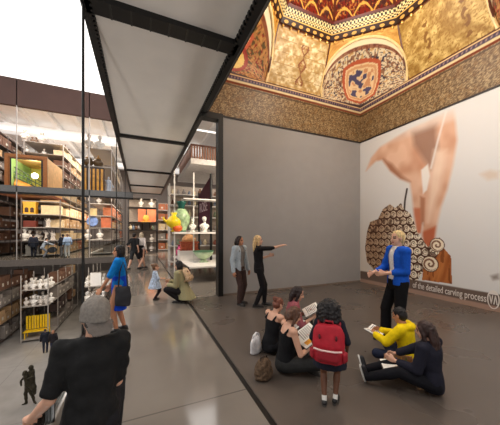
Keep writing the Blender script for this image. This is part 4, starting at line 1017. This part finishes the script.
# purple banner on two dark posts
Y0b, Y1b, xb_ = 10.0, 12.3, 2.62
bn_ = thing('banner', 'dark purple banner with pale lettering between black posts', 'banner', (xb_, Y0b, 0))
bm = bmesh.new(); add_loft(bm, [(V((0, 0, z)), V((1,0,0)), V((0,1,0)), .05, .05) for z in (.55, 4.05)], 10); obj('post', bm, DARK, bn_)
bm = bmesh.new(); add_loft(bm, [(V((0, Y1b-Y0b, z)), V((1,0,0)), V((0,1,0)), .05, .05) for z in (.55, 3.6)], 10); obj('post', bm, DARK, bn_)
bm = bmesh.new(); L = Y1b-Y0b
ps = [(0.05, 3.95), (L-.05, 3.5), (L-.05, 1.9), (L*.72, 1.85), (L*.5, 2.3), (L*.3, 1.85), (.05, 1.8)]
f = [bm.verts.new((-.02, y, z)) for y, z in ps]; b = [bm.verts.new((.02, y, z)) for y, z in ps]; bm.faces.new(f); bm.faces.new(b[::-1])
for i in range(len(ps)): bm.faces.new((f[i], b[i], b[(i+1) % len(ps)], f[(i+1) % len(ps)]))
bmesh.ops.recalc_face_normals(bm, faces=bm.faces[:]); obj('cloth', bm, mat('banner_purple', (84,26,48), .8, 0, .15, 5), bn_)
cu = bpy.data.curves.new('letters', 'FONT'); cu.body = 'ROSE'; cu.size = .62; cu.extrude = .004; to = bpy.data.objects.new('tmp_text', cu); COL.objects.link(to); dg = bpy.context.evaluated_depsgraph_get(); dg.update()
tme = bpy.data.meshes.new_from_object(to.evaluated_get(dg)); bpy.data.objects.remove(to)
for v in tme.vertices: v.co = V((-.03-v.co.z, L-.25-v.co.x*1.05, 2.62+v.co.y))
obj('lettering', tme, mat('banner_letter', (214,190,196), .8), bn_)
# reddish balustrade along the upper slab
bl = thing('balustrade', 'reddish brown slatted balustrade on the edge of the white upper level', 'balustrade', (1.69, 9.4, 4.42))
RBR = mat('slat_red', (124,82,60), .6, 0, .25, 5)
bxo('top_rail', mat('slat_dark', (84,48,36), .6), bl, 0, 3.4, 0, .09, .5, .55); bxo('top_rail', mat('slat_dark', (108,56,38)), bl, 0, .09, .09, 3.4, .5, .55)
for k in range(15): bxo('slat', RBR, bl, .02+k*.1, .08+k*.1, .02, .06, 0, .5)
for k in range(14): bxo('slat', RBR, bl, .02, .06, .16+k*.22, .28+k*.22, 0, .5)
# strip light near the ceiling
lt = thing('strip_light', 'white strip light high behind the grey wall', 'light', (2.6, 19.6, 9.7)); 
bxo('housing', mat('light_housing', (200,196,192), .5), lt, -1.2, 3, -.06, .06, .02, .1); bxo('tube', mat('light_tube', (255,250,240), .5, 0, 0, 1, 0, .3, 2.0), lt, -1.1, 2.9, -.05, .05, -.04, .02)
for x in (-1, 1, 2.8): bxo('hanger', mat('light_housing', (200,196,192)), lt, x-.01, x+.01, -.01, .01, .1, 1.3)
# small ceramics on the white back rack
CER = [('grey', (140,132,128)), ('cream', (224,206,170)), ('red', (150,84,66)), ('brown', (110,74,50)), ('blue', (120,132,150)), ('green', (124,136,110))]
cmesh = []
for nm, rgb in CER:
    bm = bmesh.new(); add_lathe(bm, [(.07, 0), (.12, .1), (.13, .22), (.07, .32), (.05, .38), (.08, .42)], n=14); me = finish(bm); me.materials.append(mat('ceramic_'+nm, rgb, .4, 0, .15)); cmesh.append(me)
for zi, z in enumerate((.2, 1.0, 1.8, 2.5, 3.1, 3.65)):
    for k in range(13):
        i = r2.randrange(6); x = 1.5+k*.28
        o = obj('ceramic_jar', cmesh[i], None, None, (x, 13.4, z)); q_ = r2.uniform(.55, .85); o.scale = (q_, q_, q_*r2.uniform(.8, 1.1))
        tag(o, '%s ceramic jar on the white back rack' % CER[i][0], 'jar', '%s jars on the white back rack' % CER[i][0])
# small things on the end-of-aisle rack and left of it
for k in range(6):
    i = r2.randrange(6); o = obj('ceramic_jar', cmesh[i], None, None, (-.75+k*.2 if k < 4 else .4+k*.1, 22.35, 1.9)); tag(o, 'small jar on the shelf under the orange panels', 'jar', 'jars under the orange panels')

# ================================================================== PEOPLE
def gp(px, py, z=0.0):
    p = fl(px, py, z); return (p.x, p.y, z)
BLACK = (24,24,26)
# 1 foreground figure in a grey cap, squatting at the rail
L1 = at(91, 300, 1.66); H1 = 1.70
fg = person('person squatting in black t-shirt and backwards grey cap, hand on low rail', (L1.x, L1.y+.02, 0), yaw_at(88, .12, 1), H1, 'light', pel=(.0, -.02, .245), up=(.02, .06, 1),
    feet=((-.07, .10, .04), (.07, .10, .04)), khint=((-.1, 1, .5), (.1, 1, .5)), hands=((-.205, .06, .262), (.07, .16, .30)), ehint=((.6, -1, 0), (.1, -1, -.3)),
    head=(-.45, .95, -.12), headup=(.06, .12, 1), hk=.93, curl=(.9, .6), palm=((0, 0, -1), None), hdir=((-.25, .9, -.25), None), wide=.95,
    hair=('short', (34,28,26)), top={'c': (30,30,31), 'sleeve': .78, 'inf': .020, 'hem': -.07, 'fold': .016}, pants={'c': (32,32,36)}, shoes=(40,38,38), voxel=.0065)
hp, k = fg['hp'], fg['k']; hu = (hp(0, 0, 1)-hp(0, 0, 0)).normalized(); hf = (hp(0, 1, 0)-hp(0, 0, 0)).normalized(); hr = (hp(1, 0, 0)-hp(0, 0, 0)).normalized()
CAPM = mat('cap_grey', (128,122,116), .9, 0, .16, 60, .3, .2); bm = bmesh.new()
add_ell(bm, hp(0, -.012, .058), (.099*k, .122*k, .112*k), hr, hf, hu, 20, 11); add_loft(bm, [(hp(0, -.012, z), hr, hf, .100*k, .123*k) for z in (-.02, .02, .06)], 20)
cap = obj('cap', remesh(bm, .008, 4, .5, (.004, 20)), CAPM, fg['body'])
bm = bmesh.new(); bmc = hp(0, -.10, -.005)
secs = []
for t, w in ((0, .098), (.35, .10), (.7, .09), (1, .055)): secs.append((bmc-hf*(.06*k*t)-hu*(.10*k*t), hr, hu, w*k, .009*k))
add_loft(bm, secs, 16); obj('cap_brim', remesh(bm, .006, 2), mat('cap_brim', (104,98,94), .9, 0, .12, 60), cap)
bm = bmesh.new(); add_ell(bm, hp(0, -.012, .162), (.012*k, .012*k, .006*k), hr, hf, hu); obj('cap_button', finish(bm), CAPM, cap)

# 2 person in blue with the dark tote
bl_ = person('dark-haired person in bright blue dress looking over the void, dark bag on shoulder', gp(119.5, 331), yaw_at(119.5, -.94, .22), 1.47, 'tan', feet=((-.045, .02, .04), (.05, -.04, .04)),
    hands=((-.13, .16, .50), (.12, .13, .5)), ehint=((-.5, -1, 0), (.5, -1, 0)), head=(0, 1, -.14), hk=1.02, hair=('bob', (26,20,20)),
    top={'c': (18,124,206), 'sleeve': .95, 'inf': .016, 'hem': -.03, 'name': 'blue_top'}, skirt={'c': (20,70,200), 'shape': (.12, -.27, .088, .078)}, shoes=(40,38,40), voxel=.0075)
p = fl(120, 333); B = tote('black tote bag hanging at the hip of the person in blue', (p.x+.05, p.y-.08, .46), yaw_of(0, 1)+.25, .25, .32, .09, (40,40,46), .40, zs=1)
# 3 striding couple
person('dark-haired person in black t-shirt and shorts striding down the corridor', gp(134.5, 270), yaw_at(134.5, .6, .8), 1.68, 'light', feet=((-.04, -.19, .07), (.05, .18, .04)), hands=((-.17, .10, .58), (.16, -.06, .53)),
    hair=('short', (34,24,20)), top={'c': BLACK, 'sleeve': .9, 'inf': .018}, pants={'c': (40,40,42), 'len': .9, 'inf': .018}, shoes=(60,54,50), voxel=.011)
person('fair-haired person in pale top and long dark coat striding beside the one in black', gp(141.5, 269.5), yaw_at(141.5, .7, .7), 1.70, 'light', feet=((-.03, .15, .04), (.04, -.15, .07)), hands=((-.15, .08, .53), (.17, .0, .5)),
    hair=('bob', (206,188,160)), top={'c': (214,202,196), 'sleeve': 1.6, 'inf': .016}, skirt={'c': (28,24,26), 'shape': (.13, -.2, .09, .085)}, shoes=(40,36,34), voxel=.011)
# 4 toddler
person('toddler in pale blue patterned dress and dark leggings facing the crouching person', gp(155, 300), yaw_at(155, .85, .1), .91, 'light', hk=1.45, pel=(0, 0, .47), up=(0, .02, 1), feet=((-.05, .02, .05), (.05, -.02, .05)),
    hands=((-.1, .2, .56), (.1, .2, .58)), hair=('bun', (112,80,56)), top={'c': (200,208,222), 'm': mat('dress_pattern', (176,190,212), .85, 0, .55, 34), 'sleeve': 1.2, 'inf': .014, 'hem': -.02, 'flare': (.16, -.15, .175, .165), 'name': 'dress'},
    pants={'c': (46,36,44), 'inf': .006}, shoes=(44,34,34), voxel=.008)
# 5 crouching person with a pale backpack
cp_ = person('black-haired person crouching in olive coat beside the toddler', gp(181.5, 302), yaw_at(181.5, -.85, .35), 1.64, 'light', pel=(0, -.06, .155), up=(0, .30, 1), feet=((-.06, .0, .04), (.06, -.03, .05)), khint=((-.35, 1, .5), (.35, 1, .4)),
    hands=((-.04, .175, .25), (.04, .18, .29)), head=(0, 1, -.1), hair=('bob', (28,24,24)), top={'c': (158,150,114), 'sleeve': 2, 'inf': .026, 'hem': -.08, 'name': 'coat', 'flare': (.06, -.1, .125, .115)},
    pants={'c': (30,28,30)}, shoes=(34,30,30), voxel=.009)
def backpack(label, loc, rz, tilt, w, h, d, c, c2, zipc, n=2):
    t = thing('backpack', label, 'backpack', loc, rz); t.rotation_euler = (tilt, 0, rz)
    m = mat('pack_%d_%d' % c[:2], c, .7, 0, .1, 24, .2); m2 = mat('pack2_%d_%d' % c2[:2], c2, .7, 0, .1, 24, .2)
    bm = bmesh.new(); add_loft(bm, [(V((0, -d*.5*(1 if z < .75 else .85), z*h)), V((1,0,0)), V((0,1,0)), w/2*a, d/2*b) for z, a, b in ((0, .82, .8), (.06, .96, 1), (.5, 1, 1.02), (.8, .96, .9), (.95, .82, .7), (1, .6, .45))], 22)
    obj('pack_body', remesh(bm, .011, 3, .4, (.006, 14)), m, t)
    obj('front_pocket', remesh(rbox(-w*.40, w*.40, -d*1.22, -d*.7, h*.05, h*.42, .025), .010, 3), m2, t)
    bm = bmesh.new(); add_tube(bm, [(-w*.42, -d*1.19, h*.43), (-w*.2, -d*1.26, h*.405), (w*.2, -d*1.26, h*.405), (w*.42, -d*1.19, h*.43)], .008); obj('zipper', bm, mat('zip_%d' % zipc[0], zipc, .5), t, label='pale zipper line')
    bm = bmesh.new(); add_tube(bm, [(-.04, -d*.3, h*.97), (-.035, -d*.3, h*1.07), (.035, -d*.3, h*1.07), (.04, -d*.3, h*.97)], .011); obj('top_handle', bm, m2, t)
    for s in (-1, 1):
        bm = bmesh.new(); add_tube(bm, [(s*w*.3, -.01, h*.93), (s*w*.33, .07, h*1.0), (s*w*.36, .15, h*.8), (s*w*.36, .13, h*.4), (s*w*.36, -.0, h*.12)], .016); obj('shoulder_strap', bm, m2, t)
        bm = bmesh.new(); add_ell(bm, (s*w*.25, -d*1.0, h*.72), (.011, .014, .024)); obj('tab', finish(bm), mat('tab_dark', (90,14,26), .6), t)
        obj('side_pocket', remesh(rbox(s*w*.47-.03, s*w*.47+.03, -d*.85, -d*.2, h*.05, h*.38, .02), .011, 2), m2, t)
    return t
def on_back(pr, off=.1, tt=.02):
    b = pr['body']; b_m = Matrix.Translation(b.location) @ Matrix.Rotation(b.rotation_euler.z, 4, 'Z'); return b_m @ (pr['pl']+pr['U']*tt-pr['F']*off)
q = on_back(cp_, .115, .20); backpack('beige backpack worn by the crouching person in olive', q, cp_['body'].rotation_euler.z, -.38, .27, .33, .13, (206,176,142), (190,158,124), (150,120,96))
# 6 pair by the grey wall
person('dark-haired person in pale denim jacket and brown trousers by the grey wall', gp(239.5, 304), yaw_at(239.5, .62, -.55), 1.61, 'tan', feet=((-.06, -.02, .04), (.05, .04, .04)), hands=((-.15, .04, .49), (.15, .02, .49)), head=(-.15, 1, -.05),
    hair=('long', (40,30,28), .07), top={'c': (122,116,112), 'sleeve': 0, 'inf': .010, 'hem': -.03}, jacket={'c': (168,178,186), 'inf': .026, 'hem': -.03, 'open': .045}, pants={'c': (72,54,50), 'cuff': .03}, shoes=(34,28,28), voxel=.008)
person('long-haired blonde person in black pointing at the picture wall', gp(259, 307), yaw_at(259, .92, .12), 1.63, 'light', feet=((-.05, .08, .045), (.045, -.05, .05)), hands=((.03, .13, .70), (.02, .36, .845)), khint=((0, 1, 0), (0, 1, 0)), ehint=((-.5, -1, -.2), (.2, 0, -1)),
    head=(.1, 1, .02), curl=(.6, .35), point=(False, True), palm=(None, (0, 0, -1)), up=(0, -.05, 1), hair=('long', (212,178,128), .18), top={'c': (26,24,26), 'sleeve': 1.25, 'inf': .011, 'hem': -.05}, pants={'c': (26,24,26), 'inf': .006}, shoes=(24,22,22), voxel=.008)
# 7 guide in blue cardigan
gd = person('blonde person in blue cardigan and black trousers standing before the mural', gp(398, 342), yaw_at(398, -.78, -.5), 1.72, 'light', feet=((-.045, -.05, .04), (.05, .08, .04)), hands=((-.03, .13, .61), (.07, .19, .60)), ehint=((-.5, -1, -.3), (.5, -1, -.3)),
    head=(-.12, 1, -.12), hair=('short', (214,184,128)), top={'c': (236,232,228), 'sleeve': .4, 'inf': .010, 'hem': -.02}, jacket={'c': (24,84,190), 'inf': .026, 'sleeve': 1.55, 'hem': -.01, 'open': .04, 'name': 'cardigan'}, pants={'c': (18,17,20), 'inf': .02, 'cuff': .042}, shoes=(26,24,26), voxel=.0075)
# 8 child with the red backpack
rc = person('curly-haired child in dark dress and black shoes wearing a red backpack', gp(329.5, 404), yaw_at(329, .08, 1), 1.0, 'dark', hk=1.32, pel=(0, 0, .50), feet=((-.045, -.03, .045), (.05, .03, .045)), hands=((-.15, .06, .50), (.155, .07, .5)), footdir=((-.1, 1, -.02), (.25, 1, -.02)),
    hair=('afro', (24,20,22)), top={'c': (30,32,44), 'sleeve': .95, 'inf': .014, 'hem': 0, 'flare': (.12, -.115, .15, .13), 'name': 'dress'}, socks=(226,222,216), shoes=(24,22,24), voxel=.0065)
q = on_back(rc, .072, -.035); backpack('bright red backpack on the curly-haired child', q, rc['body'].rotation_euler.z, 0, .29, .345, .12, (176,18,40), (150,14,34), (226,196,190))
# 9-11 the three readers on the floor
SIT = dict(pel=(0, 0, .072), feet=((.05, .20, .035), (-.06, .24, .04)), khint=((-1, .25, .35), (1, .25, .35)), footdir=((.9, .5, 0), (-.9, .5, 0)))
r1 = person('brown-haired reader in black vest sitting on the floor nearest the red backpack', gp(284.5, 371), yaw_at(284.5, .86, .32), 1.46, 'light', up=(0, .14, 1), hands=((-.06, .205, .225), (.075, .205, .215)), head=(0, 1, -.55), headup=(0, .45, 1),
    curl=(.5, .5), hair=('long', (92,62,46), .05), top={'c': (22,22,25), 'sleeve': 0, 'inf': .012, 'hem': -.04, 'neck': .27}, pants={'c': (44,44,44), 'inf': .02}, shoes=(70,66,62), voxel=.007, **SIT)
r2_ = person('auburn-haired reader in black vest sitting on the floor at the left of the three', gp(270, 352), yaw_at(270, .72, .55), 1.42, 'light', up=(0, .2, 1), hands=((-.05, .27, .2), (.07, .27, .18)), head=(.1, 1, -.55), headup=(0, .5, 1),
    hair=('bun', (110,62,46)), top={'c': (24,24,27), 'sleeve': 0, 'inf': .012, 'hem': -.04, 'neck': .27}, pants={'c': (30,30,34), 'inf': .014}, shoes=(60,56,54), voxel=.0075, **SIT)
r3 = person('dark-haired reader in dusty pink top sitting farthest back of the three', gp(291, 340), yaw_at(291, .85, .1), 1.58, 'light', up=(0, .1, 1), hands=((-.06, .19, .255), (.075, .19, .245)), head=(0, 1, -.45), headup=(0, .35, 1),
    hair=('long', (42,28,28), .10), top={'c': (150,84,92), 'sleeve': 1.3, 'inf': .012, 'hem': -.05}, pants={'c': (24,23,26), 'inf': .014}, shoes=(30,28,30), voxel=.0075, **SIT)
def lap(pr, fwd, z, right=0):
    b = pr['body']; return (Matrix.Translation(b.location) @ Matrix.Rotation(b.rotation_euler.z, 4, 'Z')) @ V((right, fwd, z))
open_book('open picture book with orange illustration held by the brown-haired reader', lap(r1, .33, .36), r1['body'].rotation_euler.z, .55, .2, .27, (70,60,52), (226,150,40))
open_book('open book with printed pages held by the auburn-haired reader', lap(r2_, .45, .29), r2_['body'].rotation_euler.z, .5, .15, .22, (60,56,54))
open_book('open white book held by the reader in dusty pink', lap(r3, .33, .435), r3['body'].rotation_euler.z, .5, .18, .25, (46,44,48))
# bags beside the readers
p = fl(256, 352); tote('white tote bag with dark print slumped beside the auburn-haired reader', (p.x, p.y, 0), yaw_of(.8, -.5), .25, .20, .13, (222,220,222), .07)
tb_ = [o for o in COL.objects if o.name.startswith('tote_bag')][-1]
bxo('print_mark', mat('print_dark', (46,50,60), .8), tb_, -.07, .05, -.062, -.056, .05, .15, label='dark printed patch')
p = fl(263.5, 378); fb_ = thing('fur_bag', 'brown mottled furry bag on floor beside the nearest reader', 'bag', (p.x, p.y, 0), .4)
bm = bmesh.new(); add_loft(bm, [(V((0, 0, z)), V((1,0,0)), V((0,1,0)), a, b) for z, a, b in ((0, .09, .07), (.03, .12, .09), (.12, .115, .085), (.2, .08, .06), (.235, .03, .03))], 18)
obj('bag_body', remesh(bm, .009, 2, .4, (.018, 30)), mat('fur_brown', (92,72,54), .95, 0, .5, 40, .6), fb_)
bm = bmesh.new(); add_tube(bm, [(-.06, 0, .2), (-.05, 0, .245), (.05, 0, .245), (.06, 0, .2)], .008); obj('strap', bm, mat('strap_dark', (50,38,30), .7), fb_)
# 12 yellow hoodie
yh = person('dark-haired child in bright yellow hooded top sitting and writing on a pad', gp(408, 367.5), yaw_at(408, -.93, .28), 1.30, 'tan', pel=(0, 0, .085), up=(0, .12, 1), feet=((.03, .12, .04), (-.06, .10, .04)), khint=((-.7, 1, .2), (.7, 1, .2)), footdir=((.6, -.8, 0), (-.6, -.8, 0)),
    hands=((-.07, .27, .25), (.06, .27, .26)), head=(0, 1, -.45), headup=(0, .35, 1), hk=1.1, hair=('short', (24,20,20)), top={'c': (240,208,14), 'sleeve': 1.9, 'inf': .026, 'hem': -.06, 'hood': True, 'name': 'hooded_top'}, pants={'c': (34,40,60), 'inf': .016}, shoes=(40,40,44), voxel=.0075)
open_book('open pad on the knees of the child in yellow', lap(yh, .40, .31), yh['body'].rotation_euler.z, .25, .13, .19, (52,54,60))
# 13 long haired teenager
tn = person('long-haired person in dark navy top sitting with legs stretched out, drawing', gp(432, 392), yaw_at(432, -.97, -.22), 1.34, 'light', pel=(0, -.0, .078), up=(0, .06, 1), feet=((-.075, .46, .05), (.04, .47, .06)), khint=((-.3, .1, 1), (.3, .1, 1)), footdir=((-.15, .30, 1), (.2, .30, 1)),
    hands=((-.02, .25, .2), (.10, .24, .21)), head=(.5, 1, -.35), headup=(0, .25, 1), hk=1.08, twist=-.65, hair=('long', (54,36,32), .18), top={'c': (34,34,46), 'sleeve': 1.75, 'inf': .022, 'hem': -.055}, pants={'c': (20,20,26), 'inf': .014}, shoes=(30,30,36), voxel=.007)
ps_ = thing('paper_sheet', 'white sheet of paper on the lap of the person in navy', 'paper', lap(tn, .36, .19, .03), tn['body'].rotation_euler.z+.1); 
bm = bmesh.new(); add_box(bm, -.13, .13, -.10, .10, 0, .006, Matrix.Rotation(-.12, 4, 'X')); obj('sheet', bm, PAPER, ps_)
bm = bmesh.new(); add_box(bm, -.14, .14, -.11, .11, -.008, -.001, Matrix.Rotation(-.12, 4, 'X')); obj('board', bm, mat('clip_board', (60,48,40), .6), ps_)
p = fl(400, 376); tr = thing('cardboard_tray', 'open tan cardboard box of pencils on floor between the two seated drawers', 'box', (p.x, p.y, 0), yaw_of(.2, 1))
CB = mat('cardboard', (186,140,96), .85, 0, .1, 12)
bxo('base', CB, tr, -.15, .15, -.06, .06, 0, .01)
for a in ((-.15, .15, -.065, -.055, 0, .17), (-.15, .15, .055, .065, 0, .215), (-.155, -.145, -.06, .06, 0, .17), (.145, .155, -.06, .06, 0, .19)): bxo('side', CB, tr, *a)
pcm = [mat('pencil_%d' % i, c, .5) for i, c in enumerate(((200,70,50), (60,90,160), (224,180,60), (90,130,70)))]
for i in range(4):
    bm = bmesh.new(); add_tube(bm, [(-.10+.05*i, -.03, .016), (-.09+.05*i, -.01+.005*i, .11), (-.085+.055*i, .01+.01*i, .2)], .006, 6); o = obj('pencil', bm, pcm[i]); o.location = tr.location; o.rotation_euler = tr.rotation_euler
    tag(o, ['red', 'blue', 'yellow', 'green'][i]+' pencil standing in the tan cardboard box', 'pencil', 'pencils in the cardboard box')
# 14 people on the far walkway and the lower floor
far = dict(voxel=.016, eyes=False)
person('person in dark coat standing on the far walkway next to the white bust', gp(33.5, 257.2), yaw_at(33.5, .2, .9), 1.62, 'light', hair=('short', (50,40,36)), top={'c': (40,42,54), 'sleeve': 2, 'inf': .03, 'hem': -.1}, pants={'c': (40,40,50)}, **far)
person('crouched person in pale top pushing a dark pushchair on the far walkway', gp(44, 257.6), yaw_at(44, .8, .1), 1.5, 'light', pel=(0, -.06, .44), up=(0, .45, 1), hands=((-.1, .35, .55), (.1, .35, .55)), hair=('short', (50,36,30)), top={'c': (196,200,212), 'sleeve': 1.8, 'inf': .02}, pants={'c': (150,150,160)}, **far)
ch = thing('pushchair', 'dark pushchair beside the crouched person on the far walkway', 'pushchair', gp(52, 257.6), yaw_at(52, .8, .1)+math.pi/2)
DKB = mat('pram_cloth', (60,58,62), .8); bm = bmesh.new(); add_loft(bm, [(V((0, y, z)), V((1,0,0)), V((0,0,1)), .24, h) for y, z, h in ((-.3, .55, .2), (0, .5, .2), (.3, .5, .1), (.45, .45, .05))], 12); obj('seat', remesh(bm, .02, 2), DKB, ch)
for x in (-.25, .25):
    bm = bmesh.new(); add_tube(bm, [(x, -.65, 1.0), (x, -.3, .6), (x, .3, .12)], .02); obj('frame_tube', bm, mat('pram_tube', (120,120,124), .4, .5), ch)
    for y in (-.35, .33):
        bm = bmesh.new(); add_loft(bm, [(V((x+d, y, .12)), V((0,1,0)), V((0,0,1)), .12, .12) for d in (-.02, .02)], 16); obj('wheel', bm, mat('pram_wheel', (40,40,42), .7), ch)
person('person in dark top with bag at the right of the far walkway group', gp(63, 257.4), yaw_at(63, .4, .9), 1.6, 'light', hair=('short', (40,32,30)), top={'c': (34,36,46), 'sleeve': 2, 'inf': .025}, pants={'c': (130,124,122)}, **far)
person('person in pale blue top and pale trousers at the right end of the walkway group', gp(67.5, 257.3), yaw_at(67.5, -.3, .9), 1.62, 'light', hair=('short', (120,90,70)), top={'c': (170,190,220), 'sleeve': 1.6, 'inf': .02}, pants={'c': (206,202,198)}, **far)
person('person in dark jacket standing at left of the pair on the lower hall floor', gp(45.3, 352.5, -6.6), yaw_at(45.3, .1, 1), 1.66, 'light', hair=('short', (60,50,46)), top={'c': (36,38,48), 'sleeve': 2, 'inf': .03, 'hem': -.08}, pants={'c': (36,40,58)}, **far)
person('brown-haired person in black jacket at right of the pair on the lower hall floor', gp(53, 353, -6.6), yaw_at(53, .2, 1), 1.6, 'light', hair=('long', (150,104,80), .08), top={'c': (40,36,40), 'sleeve': 2, 'inf': .025, 'hem': -.06}, pants={'c': (54,60,84)}, **far)

# ================================================================== LIGHT
def area(name, loc, rot, sx, sy, power, col=(1, 1, 1), spread=180):
    l = bpy.data.lights.new(name, 'AREA'); l.shape = 'RECTANGLE'; l.size = sx; l.size_y = sy; l.energy = power; l.color = col; l.spread = math.radians(spread)
    o = bpy.data.objects.new(name, l); COL.objects.link(o); o.location = loc; o.rotation_euler = rot; return o
def point(name, loc, power, col, r=.15):
    l = bpy.data.lights.new(name, 'POINT'); l.energy = power; l.color = col; l.shadow_soft_size = r
    o = bpy.data.objects.new(name, l); COL.objects.link(o); o.location = loc; return o
def spot(name, loc, target, power, col, ang=60, blend=.6, r=.1):
    l = bpy.data.lights.new(name, 'SPOT'); l.energy = power; l.color = col; l.spot_size = math.radians(ang); l.spot_blend = blend; l.shadow_soft_size = r
    o = bpy.data.objects.new(name, l); COL.objects.link(o); o.location = loc; o.rotation_euler = (V(target)-V(loc)).to_track_quat('-Z', 'Y').to_euler(); return o
w = bpy.data.worlds.new('world'); sc.world = w; w.use_nodes = True
w.node_tree.nodes['Background'].inputs[0].default_value = (1, .96, .92, 1); w.node_tree.nodes['Background'].inputs[1].default_value = .30
WARM = (1, .86, .68); NEUT = (1, .96, .92)
area('hall_light', (-6, 23.6, 10.4), (0, 0, 0), 16, 3, 900, NEUT)
area('hall_light', (-6, 31, 10.4), (0, 0, 0), 16, 5, 1300, NEUT)
area('middle_level_light', (-6, 20.2, 3.9), (math.radians(35), 0, 0), 18, .5, 300, WARM)
area('middle_aisle_light', (-4.35, 27, 3.9), (0, 0, 0), 1.2, 10, 260, WARM)
area('lower_light', (-6, 20.2, -.6), (math.radians(35), 0, 0), 18, .8, 400, NEUT)
area('lower_aisle_light', (-5.4, 27, -.5), (0, 0, 0), 1.2, 10, 160, WARM)
area('end_aisle_fill', (-1.5, 26, 3.95), (0, 0, 0), .8, 8, 110, WARM)  # added to lift the dark end of the aisle
area('end_rack_light', (1.2, 21.0, 4.6), (math.radians(35), 0, 0), 4, .4, 90, WARM)
area('upper_aisle_light', (-4.6, 28, 9.3), (0, 0, 0), 1.2, 12, 300, WARM)
area('display_light', (3.2, 7.2, 4.1), (math.radians(38), 0, 0), 2.4, .6, 165, WARM)
for y in (2.5, 7.0, 11.5, 16.0): spot('raft_fill_spot', (-1.0, y, -.5), (.5, y+2.2, 4.7), 130, (1, .96, .92), 110, .8, .04)  # made-up spots off the slab edge, added to brighten the raft panels
area('raft_fill_area', (.4, -.9, .5), (math.radians(152), 0, 0), 1.6, .8, 26, (1, .96, .92))  # unseen panel behind the camera, added to light the near raft
spot('soffit_fill', (4.4, 7.4, .6), (3.0, 11, 4.2), 110, WARM, 110, .8, .05)  # added spot with no fixture, lifts the soffit of the upper slab
area('display_hall_light', (5, 14, 10.6), (0, 0, 0), 8, 8, 700, NEUT)
point('dome_fill', (cx, cy, 6.55), 285, (1, .90, .76), .25)  # unseen point added to light the carved panels, no lamp hangs here
for x, y in ((X0+.6, Y0+.6), (X1-.6, Y0+.6)): point('corner_fill', (x, y, 5.2), 18, (1, .88, .7), .15)  # warm fill points added in two corners, there is no cove
area('gallery_fill', (3.2, -1.2, 4.5), (math.radians(38), 0, math.radians(-12)), 3.5, 1.2, 70, NEUT)  # unseen fill added behind the camera for the gallery
area('mural_fill', (3.6, 2.4, 4.6), (0, math.radians(-50), 0), .4, 3.4, 80, NEUT)  # added to brighten the mural, stands for no fixture
area('void_light', (-5.5, 8, 10.8), (0, 0, 0), 9, 16, 700, NEUT)
vs = sc.view_settings; sc.display_settings.display_device = 'sRGB'; vs.view_transform = 'Standard'; vs.look = 'None'; vs.gamma = 1; vs.use_curve_mapping = False; vs.exposure = 0.0

bpy.data.scenes.remove(TMP)
